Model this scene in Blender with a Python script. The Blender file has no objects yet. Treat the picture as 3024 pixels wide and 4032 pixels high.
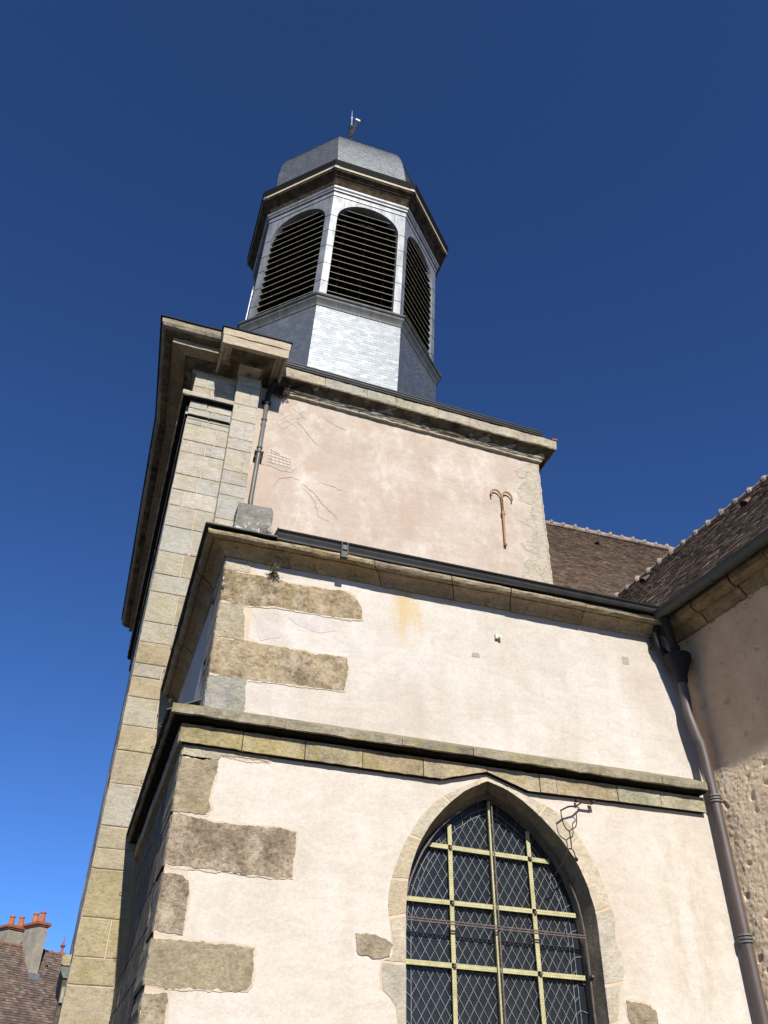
import bpy, math, random
from math import sin, cos, pi, radians, sqrt, atan2, floor, ceil
from mathutils import Vector, Matrix, noise, geometry

# ---------------------------------------------------------------- camera, sky, sun, exposure
SC = bpy.context.scene
COL = SC.collection
PITCH, ROLL, YAW = 0.650403465, 0.0180829713, 0.315613197
def cam_axes():
    ca, sa, cb, sb, cc, sc = cos(PITCH), sin(PITCH), cos(ROLL), sin(ROLL), cos(YAW), sin(YAW)
    f = Vector((sc*ca, cc*ca, sa)); r = Vector((cc, -sc, 0)); u = r.cross(f)
    return r*cb + u*sb, -r*sb + u*cb, f
_r, _u, _f = cam_axes()
cam_d = bpy.data.cameras.new('camera'); cam = bpy.data.objects.new('camera', cam_d); COL.objects.link(cam)
cam.matrix_world = Matrix(((_r.x, _u.x, -_f.x, 0), (_r.y, _u.y, -_f.y, 0), (_r.z, _u.z, -_f.z, 0), (0, 0, 0, 1)))
cam_d.sensor_fit = 'VERTICAL'; cam_d.sensor_height = 36; cam_d.sensor_width = 27
cam_d.lens = 3363.2/4032*36; cam_d.clip_start = .05; cam_d.clip_end = 2000
SC.camera = cam
LIGHT = Vector((.078, 1.0, -.69)).normalized()
w = bpy.data.worlds.new('World'); SC.world = w; w.use_nodes = True
nt = w.node_tree; nt.nodes.clear()
sky = nt.nodes.new('ShaderNodeTexSky'); sky.sky_type = 'NISHITA'; sky.sun_disc = False
sky.sun_elevation = math.asin(-LIGHT.z); sky.sun_rotation = atan2(-LIGHT.x, -LIGHT.y)
sky.altitude = 3000; sky.air_density = 1.0; sky.dust_density = 0.; sky.ozone_density = 10.0
bg = nt.nodes.new('ShaderNodeBackground'); bg.inputs['Strength'].default_value = .075
wo = nt.nodes.new('ShaderNodeOutputWorld')
gm = nt.nodes.new('ShaderNodeGamma'); gm.inputs[1].default_value = 1.16
nt.links.new(sky.outputs[0], gm.inputs[0]); nt.links.new(gm.outputs[0], bg.inputs[0]); nt.links.new(bg.outputs[0], wo.inputs[0])
sl = bpy.data.lights.new('sun', 'SUN'); sl.energy = 5.0; sl.angle = radians(.53); sl.color = (1, .945, .86)
so = bpy.data.objects.new('sun', sl); COL.objects.link(so)
so.rotation_euler = LIGHT.to_track_quat('-Z', 'Y').to_euler(); so.location = (-10, -40, 40)
SC.view_settings.view_transform = 'Standard'; SC.view_settings.look = 'None'
SC.view_settings.exposure = .65; SC.view_settings.gamma = 1; SC.view_settings.use_curve_mapping = False
SC.render.engine = 'CYCLES'

# ---------------------------------------------------------------- helpers
RND = random.Random(7)
def ru(a, b): return RND.uniform(a, b)
def nz(x, y=0., z=0.): return noise.noise(Vector((x, y, z)))
def lin(c):
    return tuple((v/12.92 if v <= .04045 else ((v+.055)/1.055)**2.4) for v in (k/255. for k in c))
def vary(c, a=.1, h=.012):
    k = 1+ru(-a, a)
    return tuple(max(0, min(1, v*k*(1+ru(-h, h)))) for v in c)

class MB:
    def __init__(s): s.v = []; s.f = []; s.c = []
    def add(s, vs, fs, c=(.5, .5, .5)):
        b = len(s.v); s.v += [tuple(p) for p in vs]
        for f in fs: s.f.append(tuple(b+i for i in f)); s.c.append(c)
    def box(s, x0, x1, y0, y1, z0, z1, c=(.5, .5, .5)):
        s.add([(x0,y0,z0),(x1,y0,z0),(x1,y1,z0),(x0,y1,z0),(x0,y0,z1),(x1,y0,z1),(x1,y1,z1),(x0,y1,z1)],
              [(0,3,2,1),(4,5,6,7),(0,1,5,4),(1,2,6,5),(2,3,7,6),(3,0,4,7)], c)
    def obox(s, o, a, b, c3, col=(.5,.5,.5)):       # oriented box: corner o, edge vectors
        o = Vector(o); a = Vector(a); b = Vector(b); c3 = Vector(c3)
        P = [o, o+a, o+a+b, o+b, o+c3, o+a+c3, o+a+b+c3, o+b+c3]
        s.add(P, [(0,3,2,1),(4,5,6,7),(0,1,5,4),(1,2,6,5),(2,3,7,6),(3,0,4,7)], col)
    def bar(s, p, q, wd, th, col=(.5,.5,.5), nrm=(0,-1,0)):  # flat bar p->q, width wd, thickness th along nrm
        p = Vector(p); q = Vector(q); d = (q-p).normalized(); n = Vector(nrm).normalized()
        sd = d.cross(n).normalized()*wd; n = n*th
        s.obox(p-sd/2, q-p, sd, n, col)
    def prism(s, poly, to3, depth, c=(.5,.5,.5)):   # poly 2D, to3(u,v,d) -> xyz, from d=0 to depth (front)
        n = len(poly)
        F = [to3(u, v, depth) for u, v in poly]; B = [to3(u, v, 0) for u, v in poly]
        tri = geometry.tessellate_polygon([[Vector((u, v, 0)) for u, v in poly]])
        s.add(F+B, [tuple(t) for t in tri]+[(i, (i+1) % n, n+(i+1) % n, n+i) for i in range(n)], c)
    def tube(s, pts, r, n=10, c=(.5,.5,.5), caps=True):
        pts = [Vector(p) for p in pts]; rs = r if isinstance(r, (list, tuple)) else [r]*len(pts)
        rings = []; up = None
        for i, p in enumerate(pts):
            d = ((pts[min(i+1, len(pts)-1)]-pts[max(i-1, 0)])).normalized()
            if up is None: up = d.orthogonal().normalized()
            up = (up-d*up.dot(d)).normalized(); sd = d.cross(up)
            rings.append([p+(up*cos(2*pi*k/n)+sd*sin(2*pi*k/n))*rs[i] for k in range(n)])
        vs = [q for g in rings for q in g]
        fs = [(i*n+k, i*n+(k+1) % n, (i+1)*n+(k+1) % n, (i+1)*n+k) for i in range(len(pts)-1) for k in range(n)]
        if caps: fs += [tuple(range(n)), tuple((len(pts)-1)*n+k for k in range(n))]
        s.add(vs, fs, c)
    def lathe(s, c0, prof, n=16, col=(.5,.5,.5)):
        s.tube([(c0[0], c0[1], c0[2]+z) for r, z in prof], [r for r, z in prof], n, col)

def smooth_pts(pts, k=5):
    P = [Vector(p) for p in pts]; out = []
    for i in range(len(P)-1):
        a, b, c, d = P[max(i-1, 0)], P[i], P[i+1], P[min(i+2, len(P)-1)]
        for j in range(k):
            t = j/k
            out.append(.5*((2*b)+(c-a)*t+(2*a-5*b+4*c-d)*t*t+(3*b-a-3*c+d)*t**3))
    return out+[P[-1]]

ROOTLOC = {}
def link_mesh(name, mb, m, loc=Vector((0,0,0)), smooth=False):
    me = bpy.data.meshes.new(name)
    L = Vector(loc)
    me.from_pydata([(v[0]-L.x, v[1]-L.y, v[2]-L.z) for v in mb.v], [], mb.f)
    at = me.color_attributes.new('tint', 'FLOAT_COLOR', 'CORNER')
    buf = []
    for f, c in zip(mb.f, mb.c): buf += [c[0], c[1], c[2], 1.]*len(f)
    at.data.foreach_set('color', buf)
    if smooth: me.polygons.foreach_set('use_smooth', [True]*len(mb.f))
    me.materials.append(m); me.update()
    o = bpy.data.objects.new(name, me); COL.objects.link(o)
    return o
def recalc(o):
    import bmesh
    bm = bmesh.new(); bm.from_mesh(o.data); bmesh.ops.recalc_face_normals(bm, faces=bm.faces); bm.to_mesh(o.data); bm.free()
def thing(name, label, cat, loc, group=None):
    o = bpy.data.objects.new(name, None); COL.objects.link(o); o.location = loc; o.empty_display_size = .3
    o['label'] = label; o['category'] = cat
    if group: o['group'] = group
    ROOTLOC[o.name] = Vector(loc)
    return o
def part(name, mb, m, parent, label=None, smooth=False, fix=True):
    L = ROOTLOC[parent.name]
    o = link_mesh(name, mb, m, L, smooth); o.parent = parent; ROOTLOC[o.name] = L
    if fix: recalc(o)
    if label: o['label'] = label
    return o
def single(name, mb, m, label, cat, loc, group=None, smooth=False):
    o = link_mesh(name, mb, m, Vector(loc), smooth); o.location = loc; ROOTLOC[o.name] = Vector(loc); recalc(o)
    o['label'] = label; o['category'] = cat
    if group: o['group'] = group
    return o

# ---------------------------------------------------------------- materials
class NT:
    dim = .64            # real surfaces are darker than they look in a bright exposure
    def __init__(s, name):
        s.m = bpy.data.materials.new(name); s.m.use_nodes = True; s.t = s.m.node_tree; s.t.nodes.clear()
        s.out = s.n('ShaderNodeOutputMaterial'); s.p = s.n('ShaderNodeBsdfPrincipled')
        s.t.links.new(s.p.outputs[0], s.out.inputs[0]); s.tc = s.n('ShaderNodeTexCoord').outputs['Object']
    def n(s, k): return s.t.nodes.new(k)
    def l(s, a, b): s.t.links.new(a, b)
    def noise(s, scale, detail=4, rough=.6, stretch=None, dist=0., seed=0.):
        v = s.tc
        mp = s.n('ShaderNodeMapping'); mp.inputs['Location'].default_value = (seed, seed*.7, seed*1.3)
        if stretch: mp.inputs['Scale'].default_value = stretch
        s.l(v, mp.inputs[0]); v = mp.outputs[0]
        t = s.n('ShaderNodeTexNoise'); t.inputs['Scale'].default_value = scale; t.inputs['Detail'].default_value = detail
        t.inputs['Roughness'].default_value = rough; t.inputs['Distortion'].default_value = dist
        s.l(v, t.inputs['Vector']); return t.outputs['Fac']
    def ramp(s, f, stops):
        r = s.n('ShaderNodeValToRGB'); e = r.color_ramp.elements
        while len(e) < len(stops): e.new(.5)
        for i, (p, c) in enumerate(stops):
            e[i].position = p; e[i].color = (*(c if isinstance(c, tuple) else (c, c, c)), 1)
        s.l(f, r.inputs[0]); return r.outputs[0]
    def mix(s, f, a, b, mode='MIX'):
        m = s.n('ShaderNodeMix'); m.data_type = 'RGBA'; m.blend_type = mode; m.clamp_factor = True
        for k, v in ((0, f), (6, a), (7, b)):
            if isinstance(v, (int, float)): m.inputs[k].default_value = v
            elif isinstance(v, tuple): m.inputs[k].default_value = (*v, 1)
            else: s.l(v, m.inputs[k])
        return m.outputs[2]
    def math(s, op, a, b=None):
        m = s.n('ShaderNodeMath'); m.operation = op
        for k, v in ((0, a), (1, b)):
            if v is None: continue
            if isinstance(v, (int, float)): m.inputs[k].default_value = v
            else: s.l(v, m.inputs[k])
        return m.outputs[0]
    def tint(s):
        a = s.n('ShaderNodeAttribute'); a.attribute_name = 'tint'; return a.outputs['Color']
    def bump(s, f, strength, dist, prev=None):
        b = s.n('ShaderNodeBump'); b.inputs['Strength'].default_value = strength; b.inputs['Distance'].default_value = dist
        s.l(f, b.inputs['Height'])
        if prev is not None: s.l(prev, b.inputs['Normal'])
        return b.outputs[0]
    def blob(s, c, r):      # 1 at c falling to 0 at r (elliptic radii), object space
        mp = s.n('ShaderNodeMapping'); mp.inputs['Location'].default_value = tuple(-c[i]/r[i] for i in range(3))
        mp.inputs['Scale'].default_value = tuple(1/r[i] for i in range(3)); s.l(s.tc, mp.inputs[0])
        ln = s.n('ShaderNodeVectorMath'); ln.operation = 'LENGTH'; s.l(mp.outputs[0], ln.inputs[0])
        return s.math('SUBTRACT', 1., ln.outputs['Value'])
    def done(s, col, rough=.9, normal=None, metal=0., spec=.3):
        if s.dim != 1: col = s.mix(1., col, (s.dim,)*3, 'MULTIPLY')
        if isinstance(col, tuple): s.p.inputs['Base Color'].default_value = (*col, 1)
        else: s.l(col, s.p.inputs['Base Color'])
        if isinstance(rough, (int, float)): s.p.inputs['Roughness'].default_value = rough
        else: s.l(rough, s.p.inputs['Roughness'])
        s.p.inputs['Metallic'].default_value = metal; s.p.inputs['Specular IOR Level'].default_value = spec
        if normal is not None: s.l(normal, s.p.inputs['Normal'])
        return s.m

def stone_mat(name, grime=.5, lichen=.25, pale=.35, pits=.5, coarse=1., mott=.6):
    s = NT(name); c = s.tint()
    a = s.noise(2.6, 6, .7, seed=3); c = s.mix(1., c, s.ramp(a, [(.30, 1-.55*mott), (.5, 1.), (.70, 1+.4*mott)]), 'MULTIPLY')
    b = s.noise(9, 6, .7, (1, 1, 2.2), seed=9); c = s.mix(1., c, s.ramp(b, [(.3, .8), (.7, 1.16)]), 'MULTIPLY')
    q = s.noise(24*coarse, 5, .75, (1, 1, 1.4), seed=13); c = s.mix(1., c, s.ramp(q, [(.34, 1-.5*mott), (.5, 1.), (.68, 1+.35*mott)]), 'MULTIPLY')
    o = s.noise(1.4, 5, .7, (1, 1, 1.8), 1.2, seed=21)
    c = s.mix(s.math('MULTIPLY', s.ramp(o, [(.52, 0.), (.68, 1.)]), lichen), c, (.33, .28, .08))
    p = s.noise(4.5, 8, .82, seed=31); c = s.mix(s.math('MULTIPLY', s.ramp(p, [(.49, 0.), (.60, 1.)]), pale), c, (.58, .485, .36))
    g = s.noise(5.2, 9, .84, seed=44); c = s.mix(s.math('MULTIPLY', s.ramp(g, [(.55, 0.), (.66, 1.)]), grime), c, (.085, .07, .05))
    sp = s.noise(34, 3, .6, seed=5); c = s.mix(s.math('MULTIPLY', s.ramp(sp, [(.62, 0.), (.72, 1.)]), pits), c, (.1, .085, .06))
    f = s.noise(60*coarse, 6, .7); nb = s.bump(f, .45, .012)
    nb = s.bump(s.noise(16*coarse, 6, .75, (1, 1, 1.6), seed=2), .6, .03, nb)
    nb = s.bump(s.ramp(sp, [(.58, 1.), (.72, 0.)]), .5, .012, nb)
    return s.done(c, .93, nb, spec=.2)
M_STONE = stone_mat('limestone_ashlar', .3, .28, .4, .35)
M_TSTONE = stone_mat('pale_ashlar', .3, .45, .4, .35, 1., .28)
M_OLD = stone_mat('weathered_sandstone', .8, .15, .8, .95, .8, 1.)
M_CORN = stone_mat('cornice_stone', .9, .3, .15, .5)
M_DIRTY = stone_mat('blackened_cornice_stone', .95, .2, .2, .3)
M_MOSSY = stone_mat('mossy_string_course_stone', .35, .85, .45, .4)

def mortar_mat():
    s = NT('peach_lime_mortar'); a = s.noise(3, 5, .6); c = s.ramp(a, [(.3, (.62, .49, .36)), (.7, (.74, .60, .45))])
    return s.done(c, .95, s.bump(s.noise(70, 5, .7), .4, .01), spec=.15)
M_MORTAR = mortar_mat()

def halo_mat():
    s = NT('lime_pointing'); c = s.ramp(s.noise(6, 5, .65), [(.3, (.60, .49, .36)), (.65, (.72, .635, .52))]); return s.done(c, .95, s.bump(s.noise(60, 5, .7), .5, .012), spec=.12)
M_HALO = halo_mat()

def stucco(name, cols, seed, blotch=1., bumps=.35, extra=None):
    s = NT(name)
    a = s.noise(.75, 6, .62, (1, 1, 1), .4, seed); c = s.ramp(a, [(.30, cols[0]), (.48, cols[1]), (.60, cols[2]), (.74, cols[3])])
    b = s.noise(2.8, 6, .7, (1, 1, .6), .2, seed+4); c = s.mix(.45*blotch, c, s.ramp(b, [(.36, cols[0]), (.52, cols[1]), (.66, cols[3])]))
    v = s.noise(3.5, 4, .6, (1, 1, .16), 0., seed+8); c = s.mix(1., c, s.ramp(v, [(.30, (.955, .94, .915)), (.6, 1.01)]), 'MULTIPLY')
    tw = s.noise(1.7, 3, .5, (.5, 1, 1.6), 1.6, seed+14); c = s.mix(1., c, s.ramp(tw, [(.44, .965), (.47, 1.02), (.56, 1.), (.60, .975)]), 'MULTIPLY')
    hs = s.noise(3.3, 8, .85, seed=seed+20); c = s.mix(s.math('MULTIPLY', s.ramp(hs, [(.62, 0.), (.74, 1.)]), .35), c, (.50, .42, .31))
    g = s.noise(26, 6, .75, seed=seed+2); c = s.mix(1., c, s.ramp(g, [(.32, .90), (.6, 1.03)]), 'MULTIPLY')
    if extra: c = extra(s, c)
    nb = s.bump(s.noise(42, 8, .78), bumps, .016); nb = s.bump(s.noise(5, 4, .6), .35, .05, nb)
    nb = s.bump(s.noise(150, 3, .6), .3, .004, nb)
    return s.done(c, .96, nb, spec=.12)
def chapel_extra(s, c):
    # rusty run-off below the eaves, damp greying below the string course and up the east end
    k = s.blob((-.80, .1, 7.25), (.30, 9, .62)); n = s.noise(5, 5, .7, (1, 1, .35), seed=12)
    c = s.mix(s.math('MULTIPLY', s.math('MULTIPLY', s.ramp(k, [(0, 0.), (.6, 1.)]), s.ramp(n, [(.36, 0.), (.56, 1.)])), .8), c, (.66, .50, .26))
    k = s.blob((2.5, 0, 3.6), (.5, 9, 2.2))
    c = s.mix(s.math('MULTIPLY', s.ramp(k, [(0, 0.), (.7, 1.)]), s.math('MULTIPLY', s.ramp(n, [(.45, 0.), (.62, 1.)]), .5)), c, (.50, .44, .32))
    k = s.blob((2.55, 0, 6.9), (.45, 9, .9))
    c = s.mix(s.math('MULTIPLY', s.ramp(k, [(0, 0.), (.8, 1.)]), .35), c, (.62, .50, .41))
    return c
M_CREAM = stucco('cream_lime_render', [(.66, .575, .48), (.72, .655, .57), (.76, .70, .62), (.80, .75, .68)], 2., .8, .4, chapel_extra)
M_UPPER = stucco('pinkish_cream_render', [(.61, .54, .46), (.69, .635, .565), (.745, .70, .64), (.79, .755, .705)], 6., .9, .4, chapel_extra)
def tower_extra(s, c):
    n = s.noise(1.3, 5, .65, (1, 1, .7), .3, seed=71)
    k = s.blob((-1.0, 0, 12.5), (3.4, 9, 1.9)); c = s.mix(s.math('MULTIPLY', s.ramp(k, [(0, 0.), (.5, 1.)]), s.math('MULTIPLY', s.ramp(n, [(.42, 0.), (.55, 1.)]), .35)), c, (.56, .42, .33))
    return c
M_PINK = stucco('faded_pink_render', [(.53, .42, .335), (.60, .50, .41), (.69, .605, .52), (.80, .745, .66)], 11., 1., .3, tower_extra)
def pale_patch():
    s = NT('bare_pale_plaster'); c = s.mix(1., s.tint(), s.ramp(s.noise(8, 5, .7), [(.3, .85), (.7, 1.1)]), 'MULTIPLY')
    return s.done(c, .95, s.bump(s.noise(30, 6, .7), .5, .015), spec=.15)
M_PATCH = pale_patch()
def rubble_patch():
    s = NT('thin_rendered_rubble'); v = s.n('ShaderNodeTexVoronoi'); v.feature = 'DISTANCE_TO_EDGE'; v.inputs['Scale'].default_value = 3.2
    mp = s.n('ShaderNodeMapping'); mp.inputs['Scale'].default_value = (1.2, 1, 3.6); s.l(s.tc, mp.inputs[0])
    d = s.n('ShaderNodeTexNoise'); d.inputs['Scale'].default_value = 5; s.l(mp.outputs[0], d.inputs['Vector'])
    vm = s.n('ShaderNodeVectorMath'); vm.operation = 'MULTIPLY_ADD'; s.l(d.outputs['Color'], vm.inputs[0]); vm.inputs[1].default_value = (.35, .35, .35); s.l(mp.outputs[0], vm.inputs[2])
    s.l(vm.outputs[0], v.inputs['Vector'])
    e = s.ramp(v.outputs['Distance'], [(.0, 0.), (.05, 1.)])
    c = s.ramp(s.noise(3, 5, .6), [(.35, (.50, .435, .33)), (.65, (.60, .53, .42))]); c = s.mix(e, (.44, .375, .29), c)
    nb = s.bump(e, .5, .02); nb = s.bump(s.noise(50, 6, .7), .4, .012, nb)
    return s.done(c, .95, nb, spec=.15)
M_RUBBLE = rubble_patch()
def rough_wall():
    s = NT('roughcast_render'); s.dim = 1.0; a = s.noise(1.6, 6, .65); c = s.ramp(a, [(.3, (.54, .37, .22)), (.55, (.66, .47, .30)), (.75, (.76, .57, .39))])
    g = s.noise(9, 7, .75, seed=3); c = s.mix(s.ramp(g, [(.60, 0.), (.70, .7)]), c, (.34, .24, .17))
    z = s.n('ShaderNodeSeparateXYZ'); s.l(s.tc, z.inputs[0])
    low = s.ramp(s.math('MULTIPLY_ADD' if False else 'MULTIPLY', z.outputs[2], 1/8.), [(.70, 1.), (.72, 0.)])
    c = s.mix(low, c, s.ramp(s.noise(4, 6, .7), [(.3, (.70, .53, .35)), (.7, (.90, .73, .52))]))
    nb = s.bump(s.noise(38, 8, .8), .8, .03); nb = s.bump(s.noise(110, 3, .7), .5, .008, nb)
    return s.done(c, .96, nb, spec=.12)
M_ROUGH = rough_wall()
def slate_mat():
    s = NT('natural_slate'); c = s.tint()
    c = s.mix(1., c, s.ramp(s.noise(6, 6, .75), [(.3, .75), (.7, 1.3)]), 'MULTIPLY')
    c = s.mix(s.math('MULTIPLY', s.ramp(s.noise(1.3, 6, .75, dist=.6, seed=5), [(.56, 0.), (.66, 1.)]), .25), c, (.22, .235, .25))
    sx = s.n('ShaderNodeSeparateColor'); s.l(s.tint(), sx.inputs[0]); r = s.math('SUBTRACT', s.math('ADD', s.math('MULTIPLY', s.noise(3.5, 5, .7, seed=8), .22), .505), s.math('MULTIPLY', sx.outputs[1], 1.7)); s.p.inputs['Specular Tint'].default_value = (.86, .93, 1., 1)
    s.p.inputs['IOR'].default_value = 1.88; s.p.inputs['Metallic'].default_value = 0
    return s.done(c, r, s.bump(s.noise(30, 5, .7), .2, .004), spec=1.)
M_SLATE = slate_mat()
def zinc_mat(name, c0, c1, metal=.55, rough=.38, streak=1.):
    s = NT(name); a = s.noise(2.5, 5, .65, (1.5, 1.5, .35), .2)
    c = s.ramp(a, [(.32, c0), (.62, c1)]); c = s.mix(s.math('MULTIPLY', s.ramp(s.noise(5, 6, .8, (1, 1, .4), seed=4), [(.5, 0.), (.7, 1.)]), .35*streak), c, tuple(v*.55 for v in c0))
    r = s.math('ADD', s.math('MULTIPLY', s.noise(6, 4, .6, seed=2), .25), rough-.1)
    return s.done(c, r, s.bump(s.noise(4, 3, .5), .15, .01), metal, .5)
M_ZINC = zinc_mat('patinated_zinc', (.22, .235, .25), (.40, .415, .43), .45, .44)
M_LEAD = zinc_mat('dull_lead_flashing', (.065, .072, .07), (.125, .135, .13), .15, .65)
M_GUT = zinc_mat('dark_zinc_gutter', (.004, .004, .004), (.016, .016, .017), 0., .55)
M_PIPE = zinc_mat('brown_cast_iron_pipe', (.075, .055, .05), (.125, .095, .088), .0, .5)
M_PIPE2 = zinc_mat('grey_iron_pipe', (.10, .10, .09), (.20, .19, .18), .1, .5)
M_WGUT = zinc_mat('weathered_dull_green_gutter', (.05, .06, .052), (.09, .10, .085), .1, .6)
def plain(name, c, rough=.8, metal=0., var=.2, sc=8, spec=.3):
    s = NT(name); k = s.ramp(s.noise(sc, 5, .7), [(.3, 1-var), (.7, 1+var)])
    return s.done(s.mix(1., s.mix(0., c, c), k, 'MULTIPLY'), rough, s.bump(s.noise(sc*6, 4, .7), .2, .004), metal, spec)
M_DARKWOOD = plain('dark_stained_fascia', (.004, .003, .003), .8, spec=.15)
M_WOOD = plain('weathered_soffit_board', (.085, .062, .04), .9, 0, .8, 5, .1)
def louvre_mat():
    s = NT('aged_louvre_board'); c = s.mix(1., s.tint(), s.ramp(s.noise(12, 5, .7), [(.3, .6), (.7, 1.35)]), 'MULTIPLY'); return s.done(c, .85, spec=.2)
M_LOUVRE = louvre_mat()
M_VOID = plain('belfry_darkness', (.004, .004, .004), 1., 0, .1)
M_RUST = plain('faded_rusty_iron', (.46, .26, .12), .8, 0, .3, 14)
M_IRON = plain('dark_rusty_iron', (.05, .03, .025), .7, .2, .4, 20)
M_WIRE = plain('brown_wire_mesh', (.045, .038, .03), .7, .3, .2, 20)
M_BARY = plain('cream_yellow_painted_bar', (.60, .56, .30), .6, 0, .2, 9)
M_FRAME = plain('rusty_mesh_frame', (.17, .13, .12), .7, .1, .35, 15)
M_CAME = plain('grey_lead_came', (.21, .225, .23), .6, .1, .25, 15)
M_CRACK = plain('shadowed_crack', (.42, .335, .275), 1.)
M_WHITE = plain('white_painted_metal', (.75, .74, .70), .5)
M_STEEL = plain('bright_steel', (.8, .8, .8), .3, .6)
M_LAT = plain('black_steel_and_pipe_shade', (.02, .018, .016), .7)
M_TERRA = plain('orange_terracotta', (.50, .16, .06), .8, 0, .3, 6)
M_BRICK = plain('red_brick_capping', (.34, .12, .07), .9, 0, .4, 10)
M_CHIM = plain('grey_chimney_render', (.36, .33, .27), .95, 0, .35, 2)
M_MOSS = plain('green_brown_moss', (.09, .085, .03), 1., 0, .5, 30)
M_LEAF = plain('small_fern_leaf', (.14, .15, .05), .9, 0, .5, 25)
M_RIDGE = plain('lichened_ridge_mortar', (.36, .29, .23), .95, 0, .6, 5)
M_CRUST_SHADE2 = plain('brown_black_grime_and_shade', (.14, .115, .08), 1., 0, .9, 3, .1)  # grime tone, also used to paint shade into cornice recesses
M_CRUST_SHADE = plain('black_grime_and_shade', (.016, .013, .010), 1., 0, .6, 9, .1)  # grime tone that also paints shade below slabs and frieze
def glass_mat():
    s = NT('dark_leaded_glass'); c = s.mix(s.noise(9, 3, .6), (.012, .016, .022), (.03, .04, .052))
    r = s.math('ADD', s.math('MULTIPLY', s.noise(7, 3, .6), .25), .08)
    return s.done(c, r, s.bump(s.noise(8, 4, .7), .4, .012), 0, .5)
M_GLASS = glass_mat()
def tile_mat(name, spk):
    s = NT(name); c = s.tint(); c = s.mix(1., c, s.ramp(s.noise(1.1, 6, .7), [(.3, .72), (.7, 1.2)]), 'MULTIPLY')
    c = s.mix(1., c, s.ramp(s.noise(18, 5, .8), [(.3, .7), (.7, 1.25)]), 'MULTIPLY')
    c = s.mix(s.math('MULTIPLY', s.ramp(s.noise(11, 3, .6, seed=6), [(.68, 0.), (.74, 1.)]), spk), c, (.45, .40, .33))  # pale specks paint glints into the tile colour
    return s.done(c, .8, s.bump(s.noise(40, 5, .7), .4, .01), spec=.3)
M_TILE = tile_mat('brown_clay_tile', .6)
def ground_mat():
    s = NT('pale_paving'); a = s.noise(.4, 6, .7); c = s.ramp(a, [(.3, (.11, .09, .065)), (.7, (.17, .14, .10))])
    return s.done(c, .95, s.bump(s.noise(30, 5, .7), .4, .02), spec=.2)
M_GROUND = ground_mat()

# colour sets (albedo)
C_PALE = [(.56, .51, .42), (.54, .50, .42), (.50, .48, .42), (.57, .51, .40), (.51, .46, .37)]
C_LOW = [(.42, .36, .25), (.39, .355, .26), (.45, .40, .29), (.40, .385, .31), (.43, .355, .23)]
C_CORN = [(.46, .36, .22), (.43, .35, .24), (.48, .39, .25), (.40, .33, .23)]
C_GREY = [(.36, .35, .31), (.40, .38, .32)]

# ---------------------------------------------------------------- geometry builders
def offset_path(path, o, right=True):
    """points of a polyline pushed sideways by o, mitred"""
    n = len(path); out = []
    for i in range(n):
        p = Vector(path[i]); dirs = []
        if i > 0: dirs.append((p-Vector(path[i-1])).normalized())
        if i < n-1: dirs.append((Vector(path[i+1])-p).normalized())
        ns = [Vector((d.y, -d.x)) for d in dirs]
        if len(ns) == 1: m = ns[0]
        else:
            m = (ns[0]+ns[1]); m = m/m.length; m = m/max(.3, m.dot(ns[0]))
        out.append(p+m*o*(1 if right else -1))
    return out
def sweep(mb, prof, path, cols, stone=.7, joint=.008, jit=.004, wob=.003, step=.12, zf=None, right=True, jrange=.3):
    """closed 2D profile (out,z) along a path, cut into stones; each stone a closed block"""
    n = len(prof); offs = [offset_path(path, o, right) for o, z in prof]
    for i in range(len(path)-1):
        L = (Vector(path[i+1])-Vector(path[i])).length
        cuts = [0.]
        if stone:
            while cuts[-1] < L-stone*1.35: cuts.append(cuts[-1]+stone*ru(1-jrange, 1+jrange))
        cuts.append(L)
        for a, b in zip(cuts, cuts[1:]):
            g = joint/2 if stone else 0
            a2 = a+(g if a > 0 else 0); b2 = b-(g if b < L else 0)
            jo, jz = ru(-jit, jit), ru(-jit, jit); c = vary(RND.choice(cols), .12)
            ns = max(1, int((b2-a2)/step)) if wob else 1
            rings = []
            for k in range(ns+1):
                s = (a2+(b2-a2)*k/ns)/L; ring = []
                for q, (o, z) in enumerate(prof):
                    P = offs[q][i].lerp(offs[q][i+1], s); f = 1 if o > .02 else 0
                    d = (Vector(path[i+1])-Vector(path[i])).normalized(); nn = Vector((d.y, -d.x))*(1 if right else -1)
                    wv = wob*(nz(P.x*6+3, P.y*6, z*9+q)*2) if wob else 0
                    wz = wob*(nz(P.x*6+40, P.y*6, z*9)*2) if wob else 0
                    P = P+nn*(jo*f+wv*f); zz = z+jz*f+wz*f+(zf(P.x, P.y) if zf else 0)
                    ring.append((P.x, P.y, zz))
                rings.append(ring)
            vs = [p for r_ in rings for p in r_]
            fs = [(k*n+q, k*n+(q+1) % n, (k+1)*n+(q+1) % n, (k+1)*n+q) for k in range(ns) for q in range(n)]
            fs += [tuple(range(n)), tuple(ns*n+q for q in range(n))]
            mb.add(vs, fs, c)
def rough_poly(poly, step=.05, amp=.009, seed=0.):
    out = []; n = len(poly)
    for i in range(n):
        a, b = Vector(poly[i]), Vector(poly[(i+1) % n]); k = max(1, int((b-a).length/step))
        d = (b-a).normalized() if (b-a).length > 1e-6 else Vector((1, 0)); nn = Vector((d.y, -d.x))
        for j in range(k):
            p = a.lerp(b, j/k); w_ = amp*(nz(p.x*7+seed, p.y*7, seed)+.6*nz(p.x*27, p.y*27, seed+5)+.45*nz(p.x*70, p.y*70, seed+9))
            out.append(p+nn*w_*(1 if j else .4))
    return [(p.x, p.y) for p in out]
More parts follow.
